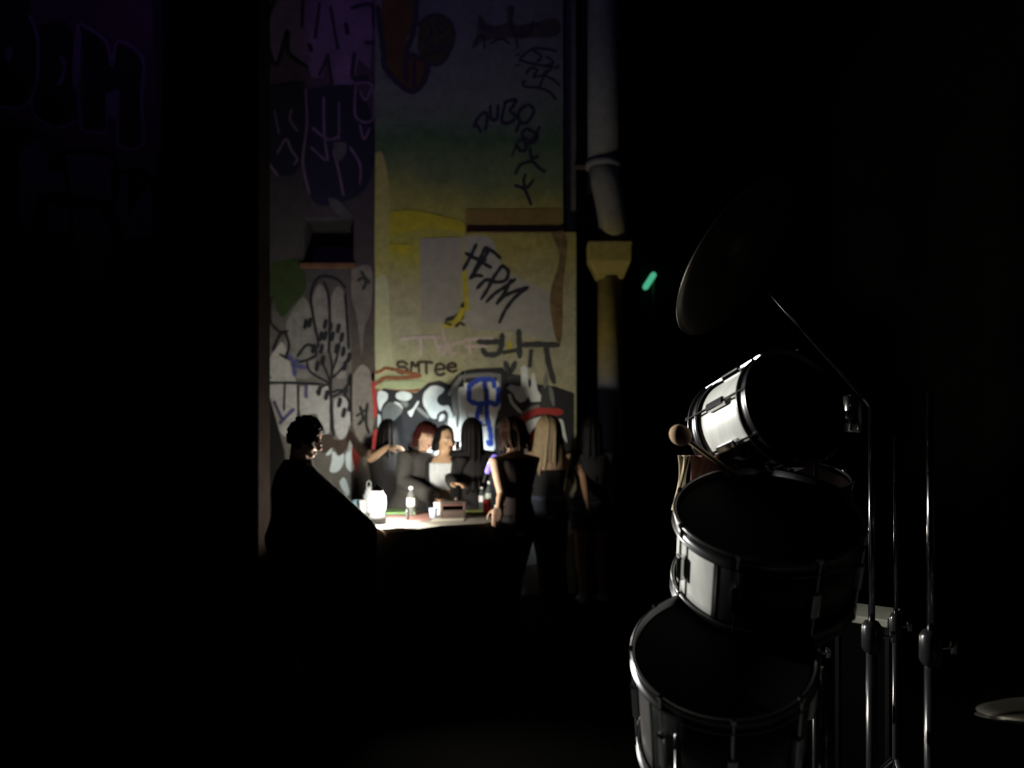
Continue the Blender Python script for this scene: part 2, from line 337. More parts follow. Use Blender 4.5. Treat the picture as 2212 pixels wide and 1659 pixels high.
# --- raised panel
B.fill('paint_patch', mat('panel grey patch', (.39, .385, .33), .85, var=.14, scale=10), [Z4([(700, 310), (900, 330), (1010, 560), (1330, 740), (1350, 860), (1380, 1080), (1110, 1030), (730, 990), (720, 780)])])
B.fill('paint_patch', mat('panel brown edge', (.19, .125, .05), .85, var=.5, scale=12), [Z4([(1350, 290), (1450, 280), (1470, 420), (1440, 700), (1430, 1080), (1380, 1060), (1340, 760), (1410, 480)])])
B.strokes('graffiti_drip', P_yellow, [Z4([(705, 580), (715, 720)]), Z4([(715, 700), (722, 850)]), Z4([(690, 860), (640, 950), (560, 980)]), Z4([(1040, 1120), (1045, 1180)])], 13)
B.strokes('graffiti_tag', P_umber, [Z4([(560, 960), (600, 972)]), Z4([(640, 985), (670, 960), (700, 975)])], 7)
B.strokes('graffiti_tag', P_black, [Z4([(790, 375), (750, 460), (695, 560)]), Z4([(715, 440), (790, 480), (860, 490)]), Z4([(860, 395), (815, 490), (770, 590)]),
    Z4([(885, 415), (830, 510), (745, 625)]), Z4([(870, 400), (920, 430), (970, 475)]), Z4([(830, 505), (870, 530), (900, 545)]), Z4([(745, 625), (790, 605), (835, 610)]),
    Z4([(985, 530), (920, 620), (880, 700), (830, 780)]), Z4([(985, 530), (1030, 575), (1010, 640), (940, 655), (880, 635)]), Z4([(920, 655), (860, 640), (800, 700)]),
    Z4([(1080, 635), (990, 700), (930, 740), (870, 800)]), Z4([(1050, 640), (1010, 720), (945, 815)]), Z4([(1175, 695), (1090, 720), (1000, 760), (945, 815)]), Z4([(1175, 695), (1080, 770), (1010, 860), (965, 955)])], 8)
C.strokes('graffiti_tag', P_pink, [Z4([(235, 1080), (350, 1068), (520, 1065)]), Z4([(375, 1080), (378, 1140), (375, 1205)]), Z4([(480, 1080), (510, 1150), (540, 1200), (575, 1110), (600, 1180), (640, 1190)]), Z4([(540, 1010), (555, 1090), (590, 1130)]), Z4([(500, 1140), (600, 1120), (690, 1100)])], 7)
B.strokes('graffiti_tag', P_pink, [Z4([(705, 1085), (800, 1080), (910, 1072)]), Z4([(745, 1090), (742, 1150), (748, 1195)]), Z4([(710, 1135), (800, 1135), (880, 1128)])], 7)
B.strokes('graffiti_tag', P_dark, [Z4([(810, 1100), (880, 1105), (960, 1098)]), Z4([(985, 1050), (978, 1130), (950, 1190), (870, 1195), (840, 1160)]), Z4([(1108, 1020), (1112, 1110), (1115, 1210)]), Z4([(1000, 1180), (1110, 1160)]), Z4([(1140, 1125), (1260, 1120), (1400, 1125)]),
    Z4([(1310, 1130), (1330, 1260), (1370, 1400)]), Z4([(1200, 1170), (1190, 1280)]), Z4([(1010, 1260), (1040, 1330), (1080, 1260)])], 12)
C.strokes('graffiti_tag', P_umber, [ZA([(740, 70), (640, 15), (545, 45), (570, 115), (690, 125), (740, 190), (650, 245), (540, 215)]), ZA([(800, 230), (820, 110), (835, 25), (900, 110), (960, 30), (965, 130), (975, 225)]), ZA([(990, 20), (1120, 25), (1240, 35)]), ZA([(1120, 30), (1115, 140), (1120, 250)]), ZA([(1320, 170), (1475, 150), (1440, 70), (1330, 80), (1295, 200), (1370, 285), (1480, 250)]), ZA([(1560, 130), (1705, 110), (1660, 50), (1560, 70), (1540, 160), (1620, 215), (1720, 185)])], 6)
# rust lines at the lower left
C.strokes('graffiti_line', P_rust, [ZA([(120, 230), (220, 190), (300, 140), (420, 160), (560, 190), (760, 240), (1000, 290)]), ZA([(100, 470), (200, 400), (300, 340), (480, 340), (760, 330), (1000, 300)]), ZA([(60, 600), (150, 580)]), ZA([(330, 580), (700, 590), (960, 570)])], 7)
C.fill('paint_patch', P_palegreen, [ZA([(280, 400), (700, 390), (1100, 400), (980, 540), (600, 570), (220, 520)])])
# black backing of the lower piece
C.fill('graffiti_backing', P_black, [[(812, 850), (830, 840), (900, 850), (925, 828), (950, 823), (972, 832), (985, 812), (1003, 800), (1003, 1320), (812, 1320)]], False)
B.fill('graffiti_backing', P_black, [[(1005, 800), (1030, 796), (1086, 794), (1095, 806), (1130, 812), (1160, 830), (1200, 835), (1240, 850), (1240, 1010), (1212, 1300), (1005, 1300)]], False)
C.fill('graffiti_fill', P_white, [ZA([(150, 620), (220, 590), (340, 640), (340, 760), (260, 860), (200, 1000), (160, 900), (140, 740)]), ZA([(520, 640), (650, 600), (800, 640), (830, 720), (740, 790), (600, 780), (510, 720)]),
    ZA([(1200, 500), (1320, 490), (1470, 550), (1430, 640), (1350, 700), (1330, 800), (1400, 880), (1500, 900), (1480, 970), (1380, 1050), (1320, 1140), (1220, 1130), (1120, 980), (1050, 830), (1070, 640)]),
    ZA([(1380, 1090), (1440, 1050), (1480, 1090), (1430, 1180), (1360, 1190)]), ZA([(740, 1010), (850, 940), (940, 800), (970, 830), (880, 980), (830, 1100), (790, 1100)]),
    ZA([(470, 810), (560, 830), (650, 930), (620, 950), (520, 880)]), ZA([(1570, 640), (1680, 470), (1760, 300), (1820, 290), (1800, 380), (1720, 500), (1620, 660)]), ZA([(150, 1060), (210, 1080), (210, 1220), (150, 1330)])])
C.fill('graffiti_fill', P_grey, [ZA([(900, 920), (980, 930), (1170, 1090), (1140, 1140), (950, 990)]), ZA([(560, 830), (700, 800), (760, 860), (700, 920)]), ZA([(1440, 1180), (1560, 1000), (1570, 1250), (1480, 1400)])])
C.strokes('graffiti_fill', P_white, [ZA([(1530, 920), (1590, 1100), (1610, 1400), (1590, 1700), (1580, 1850)]), ZA([(1780, 560), (1850, 900), (1800, 1300), (1740, 1500), (1720, 1750)])], 11)
C.strokes('graffiti_outline', P_black, [ZA([(1340, 1180), (1360, 1080), (1430, 1020), (1510, 1030), (1530, 1120), (1500, 1200), (1430, 1260)])], 6)
C.strokes('graffiti_line', P_red, [ZA([(60, 420), (80, 700), (100, 900), (95, 1100)]), ZA([(110, 1380), (80, 1600), (70, 1750)])], 8)
C.fill('graffiti_fill', P_grey, [ZA([(230, 1000), (330, 850), (470, 830), (640, 960), (560, 1100), (300, 1300)]), ZA([(1620, 700), (1720, 560), (1760, 900), (1700, 1300), (1640, 1000)])])
C.fill('graffiti_fill', P_white, [ZA([(1640, 1150), (1690, 1100), (1720, 1400), (1680, 1700), (1640, 1700)])])
# framed blue letter on the panel
B.strokes('graffiti_frame', P_grey, [ZB([(90, 560), (180, 420), (290, 270), (500, 245), (760, 235), (930, 250), (930, 420), (940, 800)])], 10, False)
B.fill('graffiti_fill', P_white, [ZB([(240, 480), (330, 460), (380, 900), (390, 1000), (280, 1080), (230, 1280), (200, 1260), (260, 1000), (230, 620)]), ZB([(330, 380), (880, 330), (930, 560), (960, 790), (870, 1030), (850, 1300), (860, 1500), (700, 1560), (600, 1100), (400, 930)])])
B.strokes('graffiti_letter', P_blue, [ZB([(430, 400), (420, 560), (440, 680), (600, 730), (760, 700), (830, 720)]), ZB([(440, 420), (560, 330), (700, 310), (830, 330), (850, 440)]), ZB([(690, 340), (690, 420), (720, 560), (710, 700)]), ZB([(920, 470), (920, 600), (900, 720), (830, 740)]), ZB([(600, 740), (590, 820), (560, 930), (560, 1030), (620, 1060)]), ZB([(720, 720), (720, 900), (760, 1100), (790, 1250), (790, 1420), (740, 1380)])], 11)
B.strokes('graffiti_outline', P_dark, [ZB([(700, 460), (690, 640)]), ZB([(650, 760), (640, 900)]), ZB([(620, 1100), (700, 1090)])], 6)
B.fill('graffiti_fill', P_dark, [ZB([(970, 420), (1080, 480), (1180, 760), (1300, 900), (1150, 960), (960, 1010), (900, 900), (960, 760)]), ZB([(1640, 460), (1760, 400), (1830, 720), (1850, 860), (1660, 820), (1640, 700)]), ZB([(1080, 260), (1290, 240), (1300, 400), (1180, 410), (1090, 380)])])
B.fill('graffiti_fill', P_white, [ZB([(1060, 460), (1130, 400), (1250, 430), (1400, 430), (1480, 450), (1580, 480), (1650, 590), (1640, 690), (1480, 700), (1430, 600), (1380, 680), (1290, 715), (1220, 650), (1180, 560)]), ZB([(1310, 430), (1305, 110), (1360, 70), (1420, 110), (1435, 440)]), ZB([(1475, 460), (1490, 220), (1540, 205), (1590, 490)])], False)
B.fill('graffiti_fill', P_grey, [ZB([(1780, 400), (1850, 500), (1880, 680), (1870, 780), (1820, 700), (1790, 560)]), ZB([(1690, 300), (1740, 180), (1760, 380), (1700, 460)]), ZB([(1310, 900), (1420, 800), (1600, 740), (1620, 800), (1460, 840), (1330, 930)]), ZB([(880, 1130), (950, 1030), (1150, 950), (1160, 980), (1000, 1040), (900, 1150)])])
B.strokes('graffiti_fill', P_white, [ZB([(1110, 580), (1150, 700), (1230, 800), (1300, 870)])], 7)
B.strokes('graffiti_line', P_red, [ZB([(1300, 1060), (1340, 980), (1450, 920), (1580, 860), (1780, 860), (1980, 870)]), ZB([(1400, 1340), (1480, 1260), (1500, 1380), (1440, 1560)])], 15)
B.fill('graffiti_fill', P_white, [ZB([(1340, 1100), (1440, 1010), (1680, 950), (1560, 1100), (1460, 1230), (1380, 1300)]), ZB([(1900, 1010), (2010, 1000), (2060, 1200), (2090, 1400), (2000, 1240)]), ZB([(1370, 1450), (1430, 1360), (1420, 1580), (1360, 1580)])])
B.fill('graffiti_fill', P_white, [[(1112, 1180), (1138, 1150), (1165, 1195), (1172, 1212), (1140, 1222), (1106, 1218)], [(1196, 1140), (1225, 1120), (1236, 1150), (1210, 1170), (1200, 1225), (1190, 1190)]])
B.fill('graffiti_fill', P_pale, [[(1108, 1228), (1160, 1222), (1180, 1260), (1160, 1298), (1118, 1298)], [(1195, 1040), (1230, 1035), (1240, 1080), (1215, 1110), (1196, 1090)]])
PW.fill('graffiti_fill', P_grey, [ZR([(590, 500), (650, 480), (680, 600), (640, 660), (600, 620)]), ZR([(460, 720), (540, 690), (560, 760), (480, 780)]), ZR([(560, 780), (620, 780), (670, 880), (640, 870)])])

# --- recessed left wall
R.fill('paint_patch', P_green, [ZL([(160, 400), (330, 380), (380, 470), (380, 600), (300, 690), (220, 780), (150, 640), (130, 500)])])
R.fill('graffiti_fill', P_dimwhite, [ZL([(430, 640), (480, 555), (530, 640), (545, 830), (540, 1000), (460, 1000), (440, 830)]), ZL([(560, 640), (605, 570), (655, 640), (670, 860), (690, 1000), (690, 1180), (590, 1190), (560, 1000), (555, 820)]),
    ZL([(255, 800), (330, 680), (380, 650), (425, 760), (445, 980), (440, 1180), (320, 1200), (230, 1120)]), ZL([(700, 450), (835, 440), (835, 720), (790, 850), (770, 1050), (740, 800), (700, 640)])])
R.fill('graffiti_fill', P_white2, [ZL([(215, 950), (250, 1000), (300, 1180), (320, 1240), (325, 1440), (270, 1600), (200, 1560), (140, 1400), (105, 1240), (130, 1080)]),
    ZL([(345, 1260), (440, 1250), (540, 1270), (550, 1560), (490, 1580), (460, 1450), (350, 1450)]), ZL([(580, 1350), (640, 1330), (690, 1400), (690, 1530), (640, 1620), (600, 1600), (575, 1500)]),
    ZL([(710, 1180), (770, 1110), (830, 1160), (850, 1300), (850, 1560), (800, 1650), (740, 1610), (705, 1480)])])
R.fill('graffiti_fill', P_white, [ZP1([(1010, 1000), (1060, 990), (1130, 1080), (1180, 1090), (1270, 1040), (1270, 1230), (1180, 1400), (1060, 1460), (960, 1420), (1000, 1200)]), ZP1([(1420, 720), (1470, 800), (1450, 1000), (1510, 1300), (1480, 1430), (1420, 1440), (1330, 1330), (1310, 1100), (1370, 860)]),
    ZP1([(1260, 1560), (1330, 1640), (1400, 1900), (1330, 1980), (1180, 1700)]), ZP1([(870, 1050), (980, 880), (1010, 940), (980, 1040), (900, 1080)]), ZP1([(1890, 880), (1960, 880), (1960, 1080), (1880, 1090)])])
R.fill('graffiti_fill', P_umber, [ZP1([(730, 600), (960, 600), (1080, 720), (1300, 700), (1420, 520), (1640, 820), (1830, 850), (1800, 1050), (1640, 1100), (1480, 880), (1390, 720), (1320, 920), (1180, 1070), (1030, 900), (860, 1030), (700, 900)])])
R.fill('graffiti_fill', P_red, [ZP1([(1470, 880), (1530, 960), (1640, 1130), (1610, 1250), (1570, 1420), (1560, 1520), (1500, 1300), (1450, 1050)])])
R.fill('graffiti_fill', P_pale, [ZP1([(1700, 1130), (1780, 1090), (1810, 1200), (1770, 1330), (1700, 1280)])])
R.strokes('graffiti_outline', P_black, [ZL([(430, 1010), (470, 970), (440, 800), (420, 640), (450, 540), (500, 500), (600, 520), (660, 580)]), ZL([(545, 1000), (550, 800), (540, 620), (510, 540)]), ZL([(680, 1000), (670, 800), (655, 620)]), ZL([(550, 1240), (570, 1500), (575, 1600)]), ZL([(100, 1235), (300, 1235), (500, 1245)]), ZL([(240, 1250), (235, 1420)]), ZL([(330, 1260), (335, 1460)]), ZL([(695, 1180), (700, 1500)]),
    ZL([(150, 640), (140, 800), (200, 880), (250, 890)]), ZL([(160, 1010), (210, 900), (260, 880)]), ZL([(330, 1050), (390, 975), (440, 990), (450, 1050), (330, 1090), (210, 1040)]), ZL([(250, 900), (270, 980), (250, 1050)])], 6)
# the sprayed plant
R.strokes('graffiti_plant', P_black, [ZL([(560, 1560), (558, 1400), (560, 1240), (565, 1100), (540, 1000)]), ZL([(560, 1240), (480, 1200), (410, 1150), (395, 1090)]), ZL([(560, 1240), (520, 1140), (490, 1080)]), ZL([(570, 1200), (640, 1130), (680, 1060)]), ZL([(565, 1160), (600, 1060), (620, 960)]), ZL([(570, 1330), (630, 1300), (690, 1230)]), ZL([(570, 1300), (640, 1290), (700, 1400)]), ZL([(560, 1240), (500, 1260), (460, 1300)])], 5)
leaves = [(520, 830), (610, 860), (555, 850), (490, 915), (520, 910), (570, 915), (635, 920), (495, 1000), (645, 1020), (505, 1080), (655, 1120), (465, 1120), (685, 1060), (385, 830), (415, 820), (480, 1290), (530, 1320), (660, 1300), (690, 1210), (690, 1400), (650, 1440), (620, 1370), (440, 1000), (600, 1000)]
R.strokes('graffiti_leaf', P_black, [ZL([(x+4, y-24), (x, y), (x-6, y+24)]) for x, y in leaves], 9)
R.strokes('graffiti_tag', P_navy, [ZL([(270, 1050), (300, 1100), (310, 1180)]), ZL([(330, 1080), (300, 1110), (380, 1130)]), ZL([(210, 1510), (300, 1420)]), ZL([(170, 1370), (220, 1480)]), ZL([(390, 1260), (390, 1330)])], 9)
R.strokes('graffiti_tag', P_dark, [ZL([(770, 470), (800, 540), (780, 590)]), ZL([(745, 530), (790, 510), (820, 545)]), ZL([(760, 1400), (780, 1480), (750, 1520)]), ZL([(810, 1380), (800, 1500), (820, 1580)]), ZL([(740, 1460), (800, 1420)])], 7)
R.strokes('graffiti_outline', P_grey, [ZL([(75, 900), (140, 940), (75, 1050)]), ZL([(90, 1190), (150, 1200)]), ZL([(70, 700), (110, 760), (80, 840)])], 5)
# upper part of the recessed wall: purple throw-up and outlined letters
R.fill('paint_patch', P_purple, [Z7([(150, 0), (880, 0), (880, 250), (860, 500), (780, 420), (740, 640), (600, 660), (560, 400), (520, 560), (440, 560), (420, 480), (280, 380), (260, 200), (200, 480), (110, 260), (140, 140)])], False)
R.strokes('graffiti_outline', P_black, [Z7([(180, 0), (110, 200), (120, 300), (190, 470), (270, 220), (280, 380), (410, 480)]), Z7([(380, 0), (375, 190)]), Z7([(500, 30), (470, 270)]), Z7([(580, 60), (630, 350)]), Z7([(560, 400), (500, 540)]), Z7([(560, 400), (590, 600)]), Z7([(750, 380), (740, 560), (840, 560)]), Z7([(730, 60), (870, 40), (890, 200)]), Z7([(640, 640), (740, 620)])], 9)
R.strokes('graffiti_outline', P_black, [Z7([(430, 330), (440, 360)]), Z7([(690, 180), (700, 240)]), Z7([(840, 310), (900, 310)])], 13)
R.fill('graffiti_fill', mat('night blue paint', (.012, .012, .035), .8, var=.3), [Z7([(90, 640), (380, 600), (400, 760), (390, 1000), (340, 1230), (200, 1250), (110, 1080), (120, 900)]), Z7([(420, 660), (740, 620), (890, 900), (890, 1180), (780, 1400), (460, 1450), (400, 1000)])])
R.strokes('graffiti_tag', P_purple, [Z7([(70, 620), (60, 800), (110, 900), (90, 1080), (200, 1260)]), Z7([(180, 800), (210, 960)]), Z7([(300, 790), (290, 860), (340, 940)]), Z7([(200, 1100), (260, 1000), (300, 1080), (340, 1140), (320, 1180)]), Z7([(400, 640), (410, 900), (380, 1160), (430, 1390)]), Z7([(530, 700), (535, 960), (560, 1150)]), Z7([(640, 740), (640, 1000)]), Z7([(450, 920), (560, 1000), (640, 980)]), Z7([(440, 1060), (540, 1150)]), Z7([(600, 1080), (640, 1240), (670, 1400)]), Z7([(720, 1060), (790, 1180), (790, 1320)]), Z7([(790, 900), (820, 1000), (860, 920)]), Z7([(760, 600), (880, 620), (880, 860), (760, 840), (760, 620)]), Z7([(790, 660), (830, 720), (870, 640)])], 5)
R.fill('graffiti_fill', mat('smoky grey paint', (.09, .085, .10), .8, var=.3, scale=8), [Z7([(600, 1020), (690, 1030), (680, 1120), (620, 1160)]), Z7([(560, 1420), (640, 1440), (740, 1560), (660, 1560), (580, 1480)])])

# --- left partition: big letters
P_lilac = mat('lilac line paint', (.20, .15, .23), .8, var=.25, scale=6)
Lw.fill('paint_patch', mat('dull maroon paint', (.09, .04, .07), .85, var=.3, scale=4), [Z8([(0, 0), (780, 0), (820, 700), (800, 900), (560, 860), (0, 560)])], False)
Lw.fill('graffiti_letter', P_black, [Z8([(0, 0), (150, 0), (190, 250), (180, 450), (120, 540), (0, 550)]), Z8([(200, 130), (330, 100), (380, 180), (400, 600), (280, 650), (170, 580)]), Z8([(420, 140), (540, 210), (580, 350), (600, 220), (730, 300), (720, 740), (620, 740), (610, 480), (560, 500), (545, 480), (545, 660), (430, 660)])], False)
Lw.strokes('graffiti_outline', P_lilac, [Z8([(150, 80), (190, 180), (195, 330), (180, 450), (120, 545), (0, 550)]), Z8([(160, 490), (170, 580), (280, 655), (400, 620)]), Z8([(400, 130), (395, 380), (410, 600), (430, 670), (545, 680)]), Z8([(410, 120), (540, 210), (575, 340), (605, 210), (730, 300), (725, 520), (730, 740), (610, 745), (605, 600)]), Z8([(545, 480), (548, 670)])], 7)
Lw.fill('graffiti_fill', P_lilac, [Z8([(20, 260), (60, 240), (65, 290), (40, 320)]), Z8([(300, 280), (340, 320), (320, 430), (290, 430), (325, 360)]), Z8([(380, 180), (415, 170), (405, 420), (380, 460), (370, 380)]), Z8([(545, 480), (610, 460), (605, 600), (550, 590)])])
Lw.fill('graffiti_fill', mat('dull violet paint', (.14, .09, .19), .85, var=.3, scale=4), [Z8([(340, 790), (560, 810), (570, 1030), (370, 1010)]), Z8([(590, 890), (650, 900), (660, 1090), (770, 960), (790, 1200), (640, 1230), (600, 1100)]), Z8([(100, 780), (170, 720), (250, 790), (240, 860), (340, 900), (340, 980), (180, 1000), (180, 1180), (100, 1180)]), Z8([(250, 1050), (350, 1060), (350, 1190), (250, 1190)]), Z8([(370, 1060), (500, 1050), (570, 1200), (560, 1430), (480, 1490), (400, 1440)])], False)
Lw.strokes('graffiti_outline', P_black, [Z8([(330, 770), (570, 800), (580, 1040), (370, 1020), (330, 770)]), Z8([(590, 880), (760, 900), (800, 1250)]), Z8([(370, 1040), (520, 1040), (590, 1250), (560, 1450)]), Z8([(660, 940), (660, 1090)])], 8)

# ------------------------------------------------------------------ drain pipe
QY = 7.55
pipe = empty('drain_pipe', at(1318, 1324, QY)*1, 0, 'painted iron drain pipe with funnel-shaped hopper beside the yellow wall', 'pipe')
pipe.location.z = 0
inv = Matrix.Translation(-Vector(pipe.location))
def ploc(px, py): return inv@at(px, py, QY)
k = QY/FPX
zt = 8.0-pipe.location.z
up = ploc(1302, 0)
b = MB(); b.tube([Vector((up.x, 0, zt)), ploc(1302, 100), ploc(1303, 352)], 33*k, 24); b.build('upper_pipe', M_pipe, pipe, True)
b = MB(); b.tube([ploc(1304, 352), ploc(1308, 395), ploc(1318, 440), ploc(1324, 480), ploc(1325, 548)], [32*k, 32*k, 32*k, 31*k, 28*k], 24); b.build('bend', M_pipe, pipe, True)
b = MB(); b.tube([ploc(1303, 350), ploc(1303, 364)], 38*k, 24); b.build('joint_collar', M_pipe, pipe, True)
b = MB(); b.box((ploc(1258, 357)+ploc(1244, 357))/2+Vector((.02, .06, 0)), (.16, .04, .035)); b.build('wall_bracket', mat('rust bracket', (.12, .08, .05), .7), pipe, bevel=.004)
h = ploc(1313, 535)
# funnel hopper: square top tapering to the pipe
def sq(px0, px1, py, d):
    a = ploc(px0, py); c = ploc(px1, py)
    return [Vector((a.x, -d, a.z)), Vector((c.x, -d, c.z)), Vector((c.x, d, c.z)), Vector((a.x, d, a.z))]
b = MB(); b.loft([sq(1290, 1345, 606, .10), sq(1283, 1350, 592, .12), sq(1272, 1356, 575, .17), sq(1268, 1358, 572, .18), sq(1267, 1359, 536, .18)]); b.build('hopper', M_pipe, pipe, bevel=.012)
b = MB(); b.box((ploc(1313, 534)), (92*k, .38, .03)); b.build('hopper_rim', M_pipe, pipe, bevel=.005)
lo = ploc(1318, 600)
b = MB(); b.tube([lo, Vector((lo.x, 0, 0.02))], 27*k, 24); b.build('lower_pipe', M_pipe, pipe, True)
Pp = Paint(QY-28*k, pipe)
# small green light
gl = empty('glow_stick', at(1403, 607, 10.85), 0, 'small green glowing stick hanging on the dark wall right of the pipe', 'light')
b = MB(); d = Vector((.055, 0, .085)); b.tube([-d, d], .042, 12, round_ends=True); b.build('glow_tube', mat('green glow', (.1, .5, .3), .5, emit=((.12, .75, .42), .55)), gl, True)
b = MB(); b.tube([d*1.2, d*1.2+Vector((0, .02, .25)), Vector((.07, .06, .5))], .006, 6); b.build('string', M_blackmetal, gl)

# ------------------------------------------------------------------ stage lamps above the frame
def stage_lamp(light, loc, aim, label, pole=False):
    e = empty('stage_lamp', loc, 0, label, 'lamp'); d = (aim-loc).normalized()
    b = MB(); b.lathe([(.07, -.30), (.085, -.28), (.095, -.12), (.11, -.10), (.11, -.03), (.10, -.03), (.09, -.1), (.06, -.2)], frame((0, 0, 0), d)); b.build('can', M_blackmetal, e, True)
    sg = -1 if pole else 1; yk = d.cross(Vector((0, 0, 1))).normalized()*.13; back = -d*.16
    b = MB(); b.tube([yk+back, yk+back+Vector((0, 0, .22*sg)), back-yk+Vector((0, 0, .22*sg)), back-yk], .012, 8); b.build('yoke', M_blackmetal, e)
    b = MB(); b.tube([back+Vector((0, 0, .22*sg)), back+Vector((0, 0, .02-loc.z if pole else 8-loc.z))], .02, 8); b.build('pole' if pole else 'hanger', M_blackmetal, e)
    if pole:
        for i in range(3):
            t = 2.1*i; b = MB(); b.tube([back+Vector((0, 0, .5-loc.z)), back+Vector((.3*math.cos(t), .3*math.sin(t), .012-loc.z))], .012, 8); b.build('leg', M_blackmetal, e)
    light.parent = e; light.location = (0, 0, 0)
stage_lamp(purple, PURPLE_LOC, PURPLE_AIM, 'black can stage lamp with purple light, left of the pair')
stage_lamp(white, WHITE_LOC, WHITE_AIM, 'black can lamp with white light on a pole left of the stage', True)
stage_lamp(blue, BLUE_LOC, BLUE_AIM, 'black can stage lamp with blue light, right of the pair')

# ------------------------------------------------------------------ table
TZ = .92
poly = [(-1.30, 5.10), (-.92, 5.18), (-.55, 5.33), (-.20, 5.50), (-.15, 5.58), (-.15, 6.30), (-.2, 6.36), (-1.25, 6.36), (-1.34, 6.30), (-1.36, 5.2)]
tbl = empty('folding_table', (-.7, 5.75, 0), 0, 'cluttered table under a black floor-length cloth with a pale top', 'table')
sh = [(x+.7, y-5.75) for x, y in poly]
b = MB(); b.prism(sh, TZ-.03, TZ); b.build('table_top', mat('pale table top', (.14, .13, .11), .6, var=.2, scale=10), tbl, bevel=.006)
b = MB(); N = 220; rings = []
import itertools
per = []
for i in range(len(sh)):
    a = Vector(sh[i]); c = Vector(sh[(i+1) % len(sh)]); L = (c-a).length; n = max(2, int(L/.02))
    for j in range(n): per.append((a+(c-a)*j/n, Vector(((c-a).y, -(c-a).x)).normalized()))
for z, amp, off in ((TZ-.032, 0, .004), (TZ-.08, .006, .008), (.6, .018, .015), (.25, .028, .022), (.02, .034, .028)):
    rings.append([Vector((p.x+nn.x*(off+amp*math.sin(q*.55+2*math.sin(q*.11))), p.y+nn.y*(off+amp*math.sin(q*.55+2*math.sin(q*.11))), z)) for q, (p, nn) in enumerate(per)])
b.loft(rings, False); b.build('table_cloth', mat('black cloth', (.016, .014, .014), .9), tbl, True)
for x, y in ((-.5, -.5), (.5, -.12), (-.5, .5), (.5, .5)):
    b = MB(); b.tube([(x, y, TZ-.03), (x, y, 0)], .018, 8); b.build('leg', M_satin, tbl, True)

def onT(px, py):
    Y = (EYE-TZ)*FPX/(py-HORIZON); return at(px, py, Y)
# lantern
lp = onT(815, 1131)
lan = empty('lantern', lp, 0, 'glowing camping lantern at the left end of the table', 'lantern')
b = MB(); b.lathe([(.056, 0), (.066, .006), (.064, .035), (.050, .062), (.030, .080)]); b.build('base', mat('grey plastic', (.05, .05, .055), .6), lan, True)
b = MB(); b.lathe([(.022, .08), (.040, .085), (.052, .098), (.059, .118), (.061, .15), (.059, .182), (.052, .202), (.040, .215), (.022, .221)]); globe = b.build('globe', mat('lantern globe', (1, .95, .85), .5, emit=((1, .93, .80), LANTERN_STRENGTH)), lan, True)
b = MB(); b.lathe([(.022, .221), (.040, .228), (.040, .236), (.030, .256), (.014, .264), (.010, .275), (.001, .277)]); b.build('cap', mat('lantern cap', (.02, .02, .02), .6), lan, True)
for a in range(4):
    t = a*math.pi/2+.6; b = MB(); b.tube([(r_*math.cos(t), r_*math.sin(t), z_) for r_, z_ in ((.048, .06), (.066, .11), (.068, .15), (.066, .19), (.040, .232))], .0018, 6); b.build('guard_wire', M_blackmetal, lan)
b = MB(); b.tube([(.040*math.cos(t), .0, .232+.07*math.sin(t)) for t in [math.pi*i/12 for i in range(13)]], .003, 6); b.build('handle', M_blackmetal, lan, True)

M_clear = mat('clear plastic', (.85, .92, .9), .08, trans=.92); M_clear.node_tree.nodes['Principled BSDF'].inputs['IOR'].default_value = 1.2
M_label = mat('white label', (.8, .8, .72), .6); M_cap = mat('white cap', (.75, .75, .75), .5)
def bottle(px, py, h, r, label, lm=M_label, cm=M_cap):
    e = empty('water_bottle', onT(px, py), 0, label, 'bottle', 'bottles on the table')
    b = MB(); b.lathe([(r*.9, 0), (r, .01), (r*.94, h*.12), (r, h*.2), (r, h*.62), (r*.8, h*.74), (r*.42, h*.86), (r*.40, h*.93)], seg=20); b.build('bottle_body', M_clear, e, True)
    b = MB(); b.lathe([(r*1.01, h*.34), (r*1.02, h*.35), (r*1.02, h*.60), (r*1.01, h*.61)], seg=20); b.build('label_band', lm, e, True)
    b = MB(); b.lathe([(r*.46, h*.91), (r*.48, h*.92), (r*.48, h), (r*.2, h*1.005)], seg=16); b.build('cap', cm, e, True)
    return e
bottle(888, 1114, .225, .034, 'clear water bottle with white label standing right of the lantern')
bottle(1041, 1101, .19, .025, 'slim water bottle at the far right of the table', M_cap)
bottle(1057, 1106, .25, .033, 'tall clear bottle behind the red can', mat('greenish label', (.5, .6, .55), .6))
# red can
e = empty('drink_can', onT(1052, 1108), 0, 'red drink can near the right edge of the table', 'can')
b = MB(); b.lathe([(.022, 0), (.029, .008), (.030, .015), (.030, .098), (.025, .108)]); b.build('can_body', mat('red can paint', (.55, .02, .015), .35, .2), e, True)
b = MB(); b.lathe([(.025, .107), (.026, .112), (.022, .112), (.021, .108), (.001, .108)]); b.build('can_lid', M_satin, e, True)
